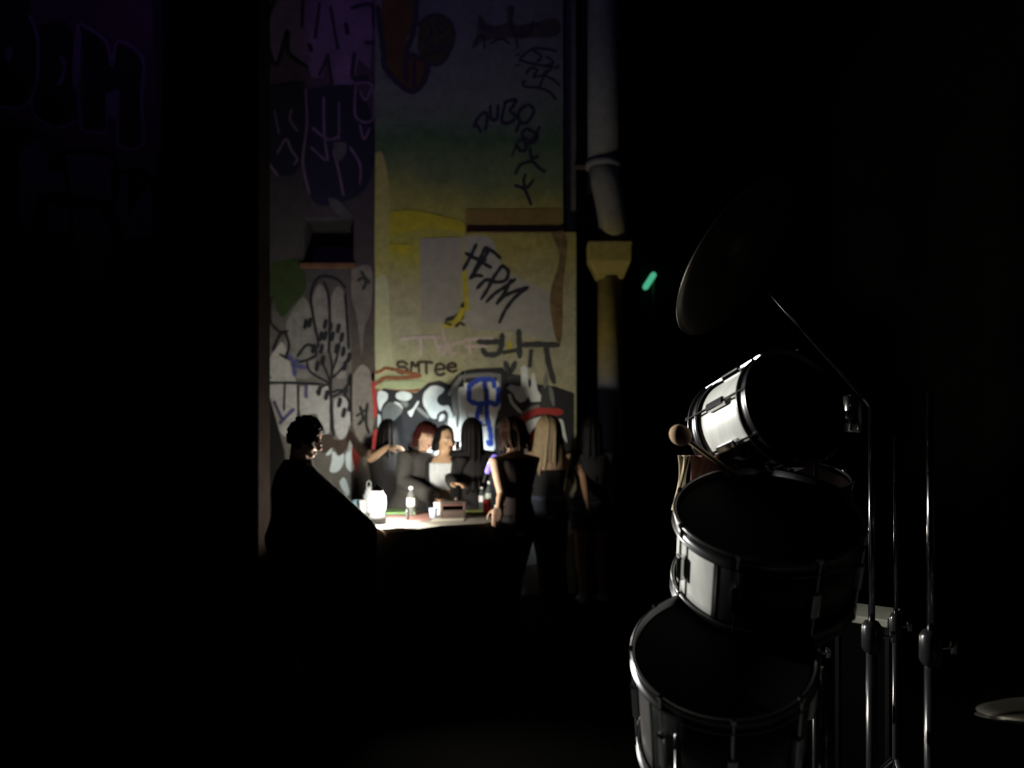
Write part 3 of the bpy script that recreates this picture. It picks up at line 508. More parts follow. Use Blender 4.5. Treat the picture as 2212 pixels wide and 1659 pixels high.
# paper cups
def cup(px, py, col, h, r, label, Yv=None):
    p = onT(px, py)
    e = empty('paper_cup', p, 0, label, 'cup', 'cups on the table')
    b = MB(); b.lathe([(r*.74, 0), (r*.75, .003), (r, h), (r*.93, h), (r*.70, .006), (.001, .006)]); b.build('cup_wall', mat('cup '+label[:9], col, .6), e, True)
    b = MB(); b.tube([(r*math.cos(t), r*math.sin(t), h) for t in [2*math.pi*i/20 for i in range(21)]], .0028, 6, caps=False); b.build('cup_rim', mat('cup '+label[:9], col, .6), e, True)
cup(936, 1118, (.38, .45, .62), .07, .034, 'pale blue paper cup left of the dark box')
cup(946, 1112, (.75, .76, .74), .095, .034, 'white paper cup beside the pale blue cup')
cup(771, 1108, (.14, .26, .32), .10, .034, 'turquoise paper cup at the far left of the table')
cup(783, 1112, (.35, .35, .34), .11, .026, 'narrow white paper cup beside the lantern')
cup(1079, 1121, (.70, .70, .66), .10, .038, 'white paper cup at the near right corner of the table')
# bunched white plastic bag
e = tag(empty('plastic_bag', onT(797, 1108), 0), 'crumpled white plastic bag standing behind the lantern', 'bag')
b = MB(); rings = []
for i in range(13):
    t = i/12; r = .085*(1-.25*t) if t < .65 else .085*(.84-.9*(t-.65)*1.7); z = .27*t
    rings.append([Vector(((r+.014*math.sin(j*2.1+i*.8)+.008*math.sin(j*5+i*2))*math.cos(2*math.pi*j/28), (r*.7+.012*math.sin(j*3+i))*math.sin(2*math.pi*j/28), z)) for j in range(28)])
b.loft(rings); b.build('bag_body', mat('thin white plastic', (.20, .22, .23), .5), e, True)
b = MB(); b.tube([(-.02, 0, .26), (-.03, 0, .31), (0, 0, .33), (.03, 0, .31), (.02, 0, .26)], .006, 6); b.build('bag_handle', MATS['thin white plastic'], e, True); e.scale = (.62, .62, .78)
# dark cash box
e = empty('cash_box', onT(978, 1118), math.radians(8), 'dark wooden box with an open slot in the middle of the table', 'box')
M_box = mat('dark brown wood', (.06, .04, .032), .6, var=.4, scale=6, stretch=(1, 1, 8))
w, dp, hh = .18, .15, .115
b = MB(); b.box((0, .0, .006), (w, dp, .012)); b.box((-w/2+.006, 0, hh/2), (.012, dp, hh)); b.box((w/2-.006, 0, hh/2), (.012, dp, hh)); b.box((0, dp/2-.006, hh/2), (w, .012, hh)); b.box((0, -dp/2+.006, .032), (w, .012, .064)); b.build('box_body', M_box, e, bevel=.002)
b = MB(); b.box((0, 0, hh+.006), (w+.01, dp+.01, .012)); b.build('box_lid', M_box, e, bevel=.002)
b = MB(); b.box((0, -dp/2-.002, hh-.012), (w, .008, .012)); b.build('front_rail', mat('reddish rail', (.12, .05, .045), .6), e)
b = MB(); b.lathe([(.012, hh+.012), (.018, hh+.022), (.014, hh+.036), (.001, hh+.042)], Matrix.Translation((.03, 0, 0))); b.build('lid_knob', M_box, e, True)
# papers
def sheet(pxpy, label, col, n, cat='paper', th=.0012):
    pts = [onT(*q) for q in pxpy]; c = sum(pts, Vector())/len(pts)
    nm = {'paper': 'paper_sheet', 'booklet': 'booklet', 'plate': 'paper_plate'}[cat]
    b = MB(); z = .0004+n*.0016
    b.prism([(p.x-c.x, p.y-c.y) for p in pts], z, z+th); o = b.build(nm, mat('paper '+label[:14], col, .8, var=.06, scale=20)); o.location = (c.x, c.y, TZ); return tag(o, label, cat)
sheet([(832, 1139), (905, 1143), (955, 1136), (900, 1129), (832, 1130)], 'white paper lying along the front edge of the table', (.26, .25, .22), 0)
sheet([(826, 1131), (900, 1134), (924, 1117), (840, 1112)], 'pink poster sheet in front of the lantern', (.26, .15, .145), 1)
sheet([(832, 1111), (885, 1110), (890, 1102), (835, 1101)], 'green booklet lying right of the lantern', (.13, .25, .09), 0, 'booklet', .012)
sheet([(882, 1126), (930, 1124), (925, 1106), (890, 1106)], 'salmon flyer under the water bottle', (.24, .11, .09), 2)
sheet([(930, 1128), (1000, 1126), (1006, 1119), (935, 1120)], 'cream leaflet in front of the dark box', (.28, .27, .22), 1)
# yellow green plate
p = onT(1033, 1108); o = MB(); o.lathe([(.05, .0), (.085, .003), (.125, .016), (.127, .018), (.083, .007), (.001, .005)], seg=36); o = o.build('paper_plate', mat('lime plate', (.50, .56, .16), .6), None, True); o.location = p; o.scale = (1.0, 1.0, 1); tag(o, 'yellow green plate right of the dark box', 'plate')
# marker pen
e = empty('marker_pen', onT(880, 1124), 0, 'stubby black marker standing on the pink poster', 'pen'); e.location.z += .0045
b = MB(); b.lathe([(.011, 0), (.012, .003), (.012, .05), (.010, .053)]); b.build('barrel', M_rubber, e, True)
b = MB(); b.lathe([(.0125, .053), (.013, .056), (.012, .08), (.001, .083)]); b.build('pen_cap', M_blackmetal, e, True)

# ------------------------------------------------------------------ people
def skinmat(n, c): return mat(n, c, .55, var=.08, scale=12)
SK_pale = skinmat('pale skin', (.62, .40, .28)); SK_tan = skinmat('tan skin', (.42, .23, .13)); SK_warm = skinmat('warm skin', (.56, .36, .22))
M_eye = mat('eye white', (.7, .7, .68), .3); M_iris = mat('iris', (.03, .02, .015), .3); M_lip = mat('lips', (.36, .12, .10), .5)

def hand(mb, w, d, nrm, side, curl=.5):
    d = d.normalized(); nrm = (nrm-d*nrm.dot(d)).normalized(); lat = d.cross(nrm)
    for j, (o, ln, r) in enumerate(((-.030, .058, .0078), (-.010, .072, .0085), (.011, .076, .0087), (.031, .068, .0085))):
        o *= side
        base = w+d*.088+lat*o; mb.tube([w+lat*o*.55, w+d*.045+lat*o*.9, base], [.014, .0145, .0115], 8, round_ends=True)
        p = base; ang = curl*.35; pts = [p]
        for s_ in (.45, .32, .23):
            dd = d*math.cos(ang)-nrm*math.sin(ang); p = p+dd*ln*s_; pts.append(p); ang += curl*.75
        mb.tube(pts, [r*1.08, r, r*.95, r*.8], 8, round_ends=True)
    t0 = w+d*.028+lat*side*.030
    t1 = t0+(d*.55+lat*side*.75-nrm*.15).normalized()*.038; t2 = t1+(d*.85+lat*side*.35-nrm*.3).normalized()*.03; t3 = t2+(d-nrm*.35).normalized()*.022
    mb.tube([w+d*.012, t0, t1, t2, t3], [.013, .014, .0115, .010, .008], 8, round_ends=True)

TORSO = [(.80, .095, .085), (.86, .155, .100), (.93, .165, .112), (1.00, .140, .098), (1.06, .122, .088), (1.13, .128, .092), (1.22, .146, .108), (1.30, .152, .102), (1.36, .158, .086), (1.395, .125, .068), (1.425, .066, .056), (1.46, .052, .054), (1.52, .050, .056)]

class Person:
    def __init__(s, loc, yaw, H, label, skin, lean=(0, 0), head_yaw=0, head_pitch=0, arms=None, legs=None, group=None, head_tilt=0, wide=1.0):
        s.e = empty('person', (loc[0], loc[1], 0), yaw, label, 'person', group); s.k = H/1.68; s.lean = lean; s.skin = skin; s.wide = wide
        s.MW = Matrix.Translation((loc[0], loc[1], 0))@Matrix.Rotation(yaw, 4, 'Z'); s.inv = s.MW.inverted()
        s.head = Matrix.Translation(s.sp(0, .01, 1.47))@Matrix.Rotation(head_yaw, 4, 'Z')@Matrix.Rotation(-head_pitch, 4, 'X')@Matrix.Rotation(head_tilt, 4, 'Y')@Matrix.Scale(s.k, 4)
        s.arm = {}
        for sd, sg in (('L', -1), ('R', 1)):
            sh = s.sp(sg*.170*wide, 0, 1.365)
            a = (arms or {}).get(sd)
            if a:
                el, wr = [s.inv@at(*q) for q in a[:2]]; hd = s.inv.to_3x3()@Vector(a[2]) if len(a) > 2 and a[2] else (wr-el)
                nr = s.inv.to_3x3()@Vector(a[3]) if len(a) > 3 else Vector((0, .2, 1)); cu = a[4] if len(a) > 4 else .6
            else:
                el = s.sp(sg*.215*wide, -.03, 1.09); wr = s.sp(sg*.225*wide, .05, .85); hd = Vector((0, .1, -1)); nr = Vector((sg, 0, 0)); cu = .4
            s.arm[sd] = (sh, el, wr, hd, nr, cu, sg)
        s.leg = {}
        for sd, sg in (('L', -1), ('R', 1)):
            lg = (legs or {}).get(sd, (sg*.095, .0, sg*.10, -.03))
            s.leg[sd] = (s.sp(sg*.085, 0, .86), Vector((lg[0]*s.k, lg[1]*s.k+.015, .47*s.k)), Vector((lg[2]*s.k, lg[3]*s.k, .085*s.k)), sg)
    def sp(s, x, y, z):
        t = max(0, z-.92); return Vector(((x+s.lean[0]*t)*s.k, (y+s.lean[1]*t)*s.k, (z-.12*(s.lean[0]**2+s.lean[1]**2)**.5*t)*s.k))
    def torso(s, mb, z0, z1, inf=0, flare=0, seg=20):
        rings = []
        zs = sorted(set([z0, z1]+[r[0] for r in TORSO if z0 < r[0] < z1]))
        for z in zs:
            for i in range(len(TORSO)-1):
                a, c = TORSO[i], TORSO[i+1]
                if a[0] <= z <= c[0]:
                    t = (z-a[0])/(c[0]-a[0]); w_ = a[1]+(c[1]-a[1])*t; d_ = a[2]+(c[2]-a[2])*t; break
            else:
                w_, d_ = (TORSO[0][1:] if z < TORSO[0][0] else TORSO[-1][1:])
                if z < TORSO[0][0]: w_, d_ = .165, .115
            w_ = w_*(s.wide if z < 1.40 else 1)+inf; d_ += inf
            if flare and z < 1.1: w_ += flare*(1.1-z); d_ += flare*(1.1-z)
            rings.append([s.sp(w_*math.cos(t), d_*math.sin(t), z) for t in [2*math.pi*j/seg for j in range(seg)]])
        mb.loft(rings)
    def body(s):
        k = s.k; mb = MB(); s.torso(mb, .80, 1.52)
        for sd in 'LR':
            sh, el, wr, hd, nr, cu, sg = s.arm[sd]
            mb.tube([s.sp(sg*.10, 0, 1.36), sh, sh+(el-sh)*.5, el, el+(wr-el)*.35, wr], [.055*k, .050*k, .041*k, .035*k, .036*k, .024*k], 12, round_ends=True)
            hand(mb, wr, hd, nr, -sg, cu)
            hp, kn, an, sg = s.leg[sd]
            mb.tube([hp, hp+(kn-hp)*.3, kn, kn+(an-kn)*.3, an], [.085*k, .082*k, .055*k, .055*k, .034*k], 14, round_ends=True)
            mb.tube([an+Vector((0, -.04, -.045))*k, an+Vector((0, .06, -.05))*k, an+Vector((sg*.01, .15, -.06))*k], [.033*k, .036*k, .022*k], 10, round_ends=True)
        H = s.head
        mb.ell((0, 0, .115), (.074, .093, .100), H); mb.ell((0, .022, .055), (.055, .066, .068), H); mb.ell((0, .068, .012), (.026, .024, .020), H)
        mb.tube([H@Vector((0, .085, .115)), H@Vector((0, .103, .085)), H@Vector((0, .110, .066)), H@Vector((0, .09, .056))], [.010*k, .012*k, .0155*k, .010*k], 8, round_ends=True)
        for sg in (-1, 1):
            mb.ell((sg*.074, -.008, .085), (.011, .020, .032), H); mb.ell((sg*.034, .072, .118), (.027, .014, .010), H); mb.ell((sg*.042, .055, .060), (.022, .024, .022), H)
        mb.remesh('body', s.skin, s.e, .0075, 3)
        for sg in (-1, 1):
            b = MB(); b.ell((sg*.031, .078, .099), (.013, .010, .009), H, 12, 8); ey = b.build('eye', M_eye, s.e, True)
            b = MB(); b.ell((sg*.031, .0865, .099), (.0055, .003, .0055), H, 10, 6); b.build('iris', M_iris, ey, True)
            b = MB(); b.tube([H@Vector((sg*.014, .091, .119)), H@Vector((sg*.032, .090, .125)), H@Vector((sg*.050, .077, .119))], [.004*k, .0045*k, .003*k], 6); b.build('eyebrow', M_iris, s.e, True)
        b = MB(); b.ell((0, .088, .036), (.024, .009, .0058), H, 14, 6); b.ell((0, .086, .028), (.020, .009, .0062), H, 14, 6); b.build('lips', M_lip, s.e, True)
        return s
    def top(s, name, m, z0, z1, inf=.012, sleeves=0, srad=.012, wrist=True, flare=0, shape=None, voxel=.011):
        mb = MB(); s.torso(mb, z0, z1, inf, flare)
        if sleeves:
            for sd in 'LR':
                sh, el, wr, hd, nr, cu, sg = s.arm[sd]; k = s.k; r = srad
                pts = [s.sp(sg*.09, 0, 1.355), sh, sh+(el-sh)*.5, el]; rad = [(.055+r)*k, (.052+r)*k, (.043+r)*k, (.038+r)*k]
                if sleeves > .6: pts += [el+(wr-el)*.4, wr]; rad += [(.037+r)*k, (.028+r)*k]
                else:
                    pts = pts[:3]; rad = rad[:3]
                mb.tube(pts, rad, 14, round_ends=False)
        if shape: shape(mb, s)
        return mb.remesh(name, m, s.e, voxel, 3)
    def open_jacket(s, m, z0, z1, inf, gap, srad):
        mb = MB(); outer = []; inner = []; n = 24
        for i in range(13):
            z = z0+(z1-z0)*i/12
            for q in range(len(TORSO)-1):
                a, c = TORSO[q], TORSO[q+1]
                if a[0] <= z <= c[0]: t = (z-a[0])/(c[0]-a[0]); w_ = a[1]+(c[1]-a[1])*t; d_ = a[2]+(c[2]-a[2])*t; break
            g = math.radians(gap); angs = [math.pi/2+g+(2*math.pi-2*g)*j/n for j in range(n+1)]
            outer.append([s.sp((w_+inf)*math.cos(t), (d_+inf)*math.sin(t), z) for t in angs]); inner.append([s.sp((w_+inf-.012)*math.cos(t), (d_+inf-.012)*math.sin(t), z) for t in reversed(angs)])
        mb.loft([o+i for o, i in zip(outer, inner)])
        for sd in 'LR':
            sh, el, wr, hd, nr, cu, sg = s.arm[sd]; k = s.k; r = srad
            mb.tube([s.sp(sg*.10, 0, 1.35), sh, sh+(el-sh)*.5, el, el+(wr-el)*.5, wr], [(.05+r)*k, (.052+r)*k, (.043+r)*k, (.038+r)*k, (.036+r)*k, (.028+r)*k], 14)
        return mb.build('open_jacket', m, s.e, True)
    def pants(s, m, rad, zlow=None, z1=1.0, name='trousers', inf=.012):
        mb = MB(); s.torso(mb, .84, z1, inf)
        for sd in 'LR':
            hp, kn, an, sg = s.leg[sd]; k = s.k
            if zlow: t = (.86-zlow)/(.86-.47); pts = [hp, hp+(kn-hp)*t*.5, hp+(kn-hp)*t]
            else: pts = [hp, hp+(kn-hp)*.4, kn, kn+(an-kn)*.5, an+Vector((0, 0, -.03))]
            mb.tube(pts, [r*k for r in rad], 16, round_ends=False)
        return mb.remesh(name, m, s.e, .011, 3)
    def shoes(s, m):
        for sd in 'LR':
            hp, kn, an, sg = s.leg[sd]; k = s.k; mb = MB()
            mb.tube([an+Vector((0, -.055, -.045))*k, an+Vector((0, .03, -.040))*k, an+Vector((sg*.012, .12, -.052))*k, an+Vector((sg*.014, .175, -.058))*k], [.034*k, .043*k, .040*k, .025*k], 12, round_ends=True)
            mb.tube([an+Vector((0, -.01, -.03))*k, an+Vector((0, -.012, .03))*k], [.042*k, .042*k], 12)
            sh = mb.remesh('shoe', m, s.e, .008, 2)
            b = MB(); pts = [(-.043, -.09), (.043, -.09), (.048, .06), (.04, .17), (0, .21), (-.04, .17), (-.048, .06)]
            b.prism([((an.x/k+x)*k, (an.y/k+y-.0)*k) for x, y in pts], 0.0, .022*k); b.build('sole', M_rubber, sh)
    def hair(s, m, kind, zend=-.05, wid=.105, back=.05, seed=0, jag=.03, front=112, vol=.014, fringe=0):
        """hair sheet: crown cap then curtain; zend is the end height below the neck pivot (head space)"""
        H = s.head; NU, NV = 64, 30; r_ = random.Random(seed); ph = [r_.uniform(0, 6) for _ in range(6)]
        outer = []; inner = []
        cover = math.radians(front)
        for i in range(NV+1):
            t = i/NV; ro = []; ri = []
            for j in range(NU+1):
                u = -1+2*j/NU
                wob = .5*math.sin(u*23+ph[0])+.3*math.sin(u*41+ph[1]+t*3)+.2*math.sin(u*67+ph[2])
                if t < .45:
                    el_ = math.pi/2*(1-t/.45)          # 90 deg at crown -> 0 at ear level
                    amax = math.pi*(1 if t < .16 else max(cover/math.pi, 1-(t-.16)/.1*(1-cover/math.pi)))
                    a = -math.pi/2+u*amax
                    cr = math.cos(el_); rr = Vector((.074+vol+.006*wob, .093+vol+.006*wob, .100+vol+.003*wob))
                    p = Vector((rr.x*cr*math.cos(a), rr.y*cr*math.sin(a), .115+rr.z*math.sin(el_)))
                else:
                    q = (t-.45)/.55; a = -math.pi/2+u*cover*(1-.12*q)
                    w_ = (.074+vol)*(1-q)+wid*q; d_ = (.093+vol)*(1-q)+(.06+back)*q
                    if kind == 'bob': w_ = (.074+vol)+.020*math.sin(q*2.4); d_ = (.093+vol)+.012*math.sin(q*2.4)
                    ze = zend+jag*(.5*math.sin(u*9+ph[3])+.5*math.sin(u*31+ph[4]))
                    z = .115*(1-q)+ze*q
                    p = Vector(((w_+.010*wob)*math.cos(a), (d_+.010*wob)*math.sin(a)-.0*q, z))
                ro.append(H@p)
                c = Vector((0, 0, p.z)); n = (p-c); n = n.normalized() if n.length > 1e-5 else Vector((0, 0, 1))
                ri.append(H@(p-n*.012-Vector((0, 0, .012 if t < .3 else 0))))
            outer.append(ro); inner.append(ri)
        vs = [p for r in outer for p in r]+[p for r in inner for p in r]; W = NU+1; K = W*(NV+1); fs = []
        for i in range(NV):
            for j in range(NU):
                a = i*W+j; fs += [(a, a+1, a+W+1, a+W), (K+a, K+a+W, K+a+W+1, K+a+1)]
        for j in range(NU): a = NV*W+j; fs.append((a, a+1, K+a+1, K+a))
        for i in range(NV):
            for j in (0, NU): a = i*W+j; fs.append((a, a+W, K+a+W, K+a))
        mb = MB(); mb.add(vs, fs)
        if fringe:
            for j in range(15):
                a = math.radians(28+j*124/14); rr = (.074+vol, .093+vol)
                pts = []
                for q in range(6):
                    el_ = math.radians(58-q*10*fringe); pts.append(H@Vector((rr[0]*math.cos(el_)*math.cos(a)*1.04, rr[1]*math.cos(el_)*math.sin(a)*1.04, .115+(.1+vol)*math.sin(el_))))
                mb.tube(pts, [.008, .012, .012, .011, .009, .004], 6)
        return mb.build('hair', m, s.e, True)
    def curls(s, m, n=150, seed=1):
        H = s.head; r_ = random.Random(seed); mb = MB(); mb.ell((0, -.012, .125), (.082, .098, .102), H)
        for _ in range(n):
            a = r_.uniform(0, 2*math.pi); el_ = r_.uniform(-1.0, 1.5)
            p = Vector((.085*math.cos(el_)*math.cos(a), .104*math.cos(el_)*math.sin(a)-.012, .125+.106*math.sin(el_)))
            if (p.y > .055 and p.z < .165) or (p.y > -.02 and p.z < .075): continue
            mb.ell(p, [r_.uniform(.014, .024)]*3, H, 8, 6)
        return mb.remesh('hair', m, s.e, .006, 1)

M_blk1 = mat('black cotton', (.016, .015, .016), .9, bump=.2, bscale=60); M_blk2 = mat('charcoal jacket', (.055, .054, .050), .85, var=.2, scale=14, bump=.3, bscale=35)
M_coat = mat('dark coat', (.011, .011, .014), .9, bump=.25, bscale=30); M_brn = mat('dark brown top', (.035, .022, .022), .9)
M_jean = mat('dark denim', (.035, .042, .06), .9, var=.3, scale=40); M_denim = mat('blue denim', (.06, .075, .12), .9, var=.3, scale=40)
H_blk = mat('black hair', (.008, .007, .007), .45, spec=.12, bump=.3, bscale=90); H_brn = mat('dark brown hair', (.03, .016, .011), .45, spec=.12, bump=.3, bscale=90)
H_red = mat('dark red hair', (.045, .008, .007), .5, spec=.2, bump=.3, bscale=90); H_bld = mat('blonde hair', (.36, .27, .15), .5, var=.35, scale=20, stretch=(6, 6, .6), bump=.3, bscale=60)
M_shoe = mat('black shoe', (.012, .012, .012), .6)
G = 'people around the table'

# left: curly-haired person in a dark coat, arm down to the table
l = at(622, 1200, 4.85)
def cape(mb, s):
    sh = s.inv@at(655, 1022, 4.78); hd_ = s.inv@at(796, 1136, 5.02)
    a1 = s.inv@at(704, 1062, 4.86); bl = s.inv@at(626, 1030, 4.84)
    mb.tube([sh, a1, hd_], [.075, .065, .045], 14, round_ends=True)
    f = lambda px, py, Y: s.inv@at(px, py, Y)
    front = [f(636, 1012, 4.72), f(680, 1012, 4.76), f(730, 1060, 4.86), f(792, 1118, 4.98), f(816, 1142, 5.0), f(812, 1300, 5.0), f(720, 1420, 4.85), f(610, 1420, 4.72), f(612, 1045, 4.72)]
    nrm = s.inv.to_3x3()@Vector((-.2, 1, 0)).normalized()*.11
    n = len(front); mb.add(front+[p+nrm for p in front], [tuple(range(n)), tuple(reversed(range(n, 2*n)))]+[(i, (i+1) % n, (i+1) % n+n, i+n) for i in range(n)])
p1 = Person((l.x, l.y), math.radians(-72), 1.655, 'curly-haired person in a dark coat leaning in from the left of the lantern', SK_pale, (0, .12), math.radians(-4), math.radians(20),
    arms={'R': ((712, 1068, 4.86), (790, 1136, 5.06), (.8, .3, -.3), (0, 0, 1), .5)})
p1.body(); p1.curls(mat('dark curly hair', (.012, .008, .008), .6, spec=.12)); p1.top('coat', M_coat, .55, 1.43, .035, 1, .02, shape=cape, voxel=.014); p1.pants(M_blk1, [.11, .10, .075, .065, .06]); p1.shoes(M_shoe)
# dark glasses
b = MB()
for sg in (-1, 1): b.ell((sg*.033, .100, .100), (.024, .005, .018), p1.head, 14, 8)
b.tube([p1.head@Vector((-.012, .103, .104)), p1.head@Vector((.012, .103, .104))], .003, 6)
for sg in (-1, 1): b.tube([p1.head@Vector((sg*.055, .097, .105)), p1.head@Vector((sg*.078, .06, .105)), p1.head@Vector((sg*.080, -.01, .10))], .0025, 6)
b.build('glasses', mat('dark glasses', (.02, .012, .02), .15), p1.e, True)

# behind: long dark hair, arm across
l = at(838, 1000, 7.1)
p2 = Person((l.x, l.y), math.radians(10), 1.665, 'dark long-haired person with a bare forearm behind the charcoal jacket', SK_warm, arms={'L': ((800, 992, 6.98), (836, 966, 6.88), (1, .0, .0), (0, -.3, 1), .5)}, group=G)
p2.body(); p2.hair(H_blk, 'long', -.16, .125, .05, 3); p2.top('top', M_blk1, .9, 1.41, .014); p2.pants(M_blk1, [.11, .10, .075, .065, .06]); p2.shoes(M_shoe)

# red-haired person in a charcoal jacket
l = at(888, 1000, 6.85)
def hood(mb, s):
    H = s.head
    for i in range(9):
        t = i/8; a = math.radians(-30+t*150)
    mb.ell((0, -.07, -.02), (.12, .09, .07), H); mb.ell((-.0, -.075, .06), (.105, .05, .10), H)
p3 = Person((l.x, l.y), math.radians(-128), 1.66, 'red-haired person in an oversized charcoal jacket bending over the table', SK_pale, (0, .28), math.radians(-14), math.radians(14),
    arms={'R': ((872, 1040, 6.58), (942, 1080, 6.36), (1, -.1, -.1), (0, 0, 1), .5), 'L': ((925, 1030, 7.0), (930, 1060, 6.85), (.6, -.5, -.2), (0, 0, 1), .5)}, group=G, wide=1.12)
p3.body(); p3.hair(H_red, 'bob', -.0, seed=5, front=118, vol=.02, fringe=.95); p3.top('jacket', M_blk2, .74, 1.42, .05, 1, .035, flare=.12, shape=hood, voxel=.013); p3.pants(M_blk1, [.11, .10, .075, .065, .06]); p3.shoes(M_shoe)

# white top
l = at(960, 1000, 6.66)
p3b = Person((l.x, l.y), math.radians(160), 1.61, 'dark-haired person in a shiny white cropped top and open black jacket beside the red-haired person', SK_warm, (0, 0), math.radians(62), math.radians(6),
    arms={'L': ((972, 1030, 6.6), (978, 1046, 6.4), (.7, -.6, .1), (0, 0, 1), .7)}, group=G)
p3b.body(); p3b.hair(H_blk, 'bob', .0, seed=8, vol=.012); p3b.top('crop_top', mat('shiny white cloth', (.72, .78, .80), .25, var=.15, scale=30, bump=.4, bscale=50), 1.12, 1.36, .014); p3b.open_jacket(M_blk1, .92, 1.40, .035, 38, .018); p3b.pants(M_blk1, [.11, .10, .075, .065, .06], z1=1.02); p3b.shoes(M_shoe)

# long straight black hair
l = at(1020, 1000, 6.72)
p4 = Person((l.x, l.y), math.radians(18), 1.67, 'person with long straight black hair standing behind the dark box', SK_warm,
    arms={'L': ((992, 1016, 6.78), (986, 986, 6.95), (-.1, .1, 1), (1, 0, 0), .8), 'R': ((1046, 1040, 6.8), (1040, 1080, 6.85), (0, .2, -1), (1, 0, 0), .5)}, group=G)
p4.body(); p4.hair(H_blk, 'long', -.42, .12, .07, 11, vol=.018); p4.top('top', M_blk1, .86, 1.41, .014, .5, .016); p4.pants(M_blk1, [.11, .10, .075, .065, .06]); p4.shoes(M_shoe)

# brown bob with pale arm
l = at(1112, 1000, 5.85)
p5 = Person((l.x, l.y), math.radians(28), 1.665, 'person with a brown bob and bare pale arms at the right end of the table', SK_pale, (0, 0), math.radians(12), math.radians(10),
    arms={'L': ((1084, 1068, 5.72), (1078, 1096, 5.52), (-.1, -.6, -.6), (0, -.4, 1), .8), 'R': ((1140, 1052, 5.98), (1122, 1088, 6.1), (-.3, .3, -1), (1, 0, 0), .5)}, group=G, legs={'L': (-.12, .0, -.16, -.04), 'R': (.0, .0, -.03, .0)})
p5.body(); p5.hair(H_brn, 'bob', -.02, seed=15, vol=.026, front=120); p5.top('tank_top', M_brn, .9, 1.385, .012); p5.pants(M_blk1, [.10, .085, .07, .06, .058]); p5.shoes(M_shoe)

# blonde
l = at(1185, 1000, 6.86)
p6 = Person((l.x, l.y), math.radians(12), 1.675, 'long-haired blonde person with a bare upper back and dark jeans', SK_pale, (0, 0), math.radians(10), 0,
    group=G, legs={'L': (-.045, .0, -.01, -.03), 'R': (.09, .0, .115, .02)}, arms={'L': ((1156, 1040, 6.96), (1168, 1072, 7.08), (.3, .3, -.5), (0, 0, 1), .5), 'R': ((1212, 1040, 6.96), (1200, 1072, 7.08), (-.3, .3, -.5), (0, 0, 1), .5)})
p6.body(); p6.hair(H_bld, 'long', -.21, .165, .055, 21, vol=.038, jag=.08); p6.top('bodice', M_blk1, .99, 1.235, .014); p6.pants(M_jean, [.105, .09, .068, .07, .078]); p6.shoes(M_shoe)
b = MB(); p6.torso(b, .965, 1.005, .02); b.remesh('waistband', M_denim, p6.e, .008, 1)

# right: long dark hair, denim shorts
l = at(1277, 1000, 7.05)
p7 = Person((l.x, l.y), math.radians(6), 1.67, 'dark long-haired person in denim shorts standing in front of the drain pipe', SK_tan, group=G, legs={'L': (-.09, .0, -.08, -.04), 'R': (.09, .0, .11, .0)},
    arms={'L': ((1260, 1030, 6.95), (1268, 1080, 6.80), (.1, -.2, -1), (-1, 0, 0), .5), 'R': ((1305, 1040, 7.1), (1295, 1080, 7.2), (0, .2, -1), (1, 0, 0), .5)})
p7.body(); p7.hair(H_blk, 'long', -.30, .125, .06, 31, vol=.02, jag=.05); p7.top('top', M_blk1, .94, 1.40, .014, .5, .012); p7.pants(M_denim, [.12, .115, .105], zlow=.68, name='shorts'); p7.shoes(mat('pale shoe', (.3, .3, .3), .7))
b = MB(); p7.torso(b, 1.0, 1.02, .022); b.remesh('belt', M_shoe, p7.e, .008, 1)
# phone torch held up by the black-haired person
e = empty('phone', at(987, 970, 6.98), math.radians(10), 'phone with its white torch on held up beside the long black hair', 'phone')
b = MB(); b.box((0, 0, 0), (.07, .009, .145)); b.build('phone_body', M_blackmetal, e, bevel=.004)
b = MB(); b.lathe([(.001, .0), (.007, .0), (.007, .002), (.001, .002)], frame((-.018, -.0055, .045), (0, -1, 0)), 12); b.build('torch_lens', mat('torch led', (1, 1, 1), .4, emit=((.9, .95, 1), 8)), e)
pl = bpy.data.lights.new('torch_light', 'POINT'); pl.energy = 54; pl.color = (.88, .97, 1.0); pl.shadow_soft_size = .012
po = bpy.data.objects.new('torch_light', pl); COL.objects.link(po); po.parent = e; po.location = (-.05, .0, .05)
# violet light held between two people
e = empty('light_wand', at(1061, 1003, 5.86), 0, 'short violet glowing wand held beside the pale arm', 'light')
b = MB(); b.tube([(-.028, 0, -.055), (-.006, 0, .0), (.024, 0, .055)], .022, 12, round_ends=True); b.build('wand_tube', mat('violet glow', (.3, .25, .8), .4, emit=((.30, .22, 1.0), .75)), e, True)
b = MB(); b.tube([(-.03, 0, -.055), (-.055, 0, -.13)], .012, 10, round_ends=True); b.build('wand_grip', M_rubber, e, True)

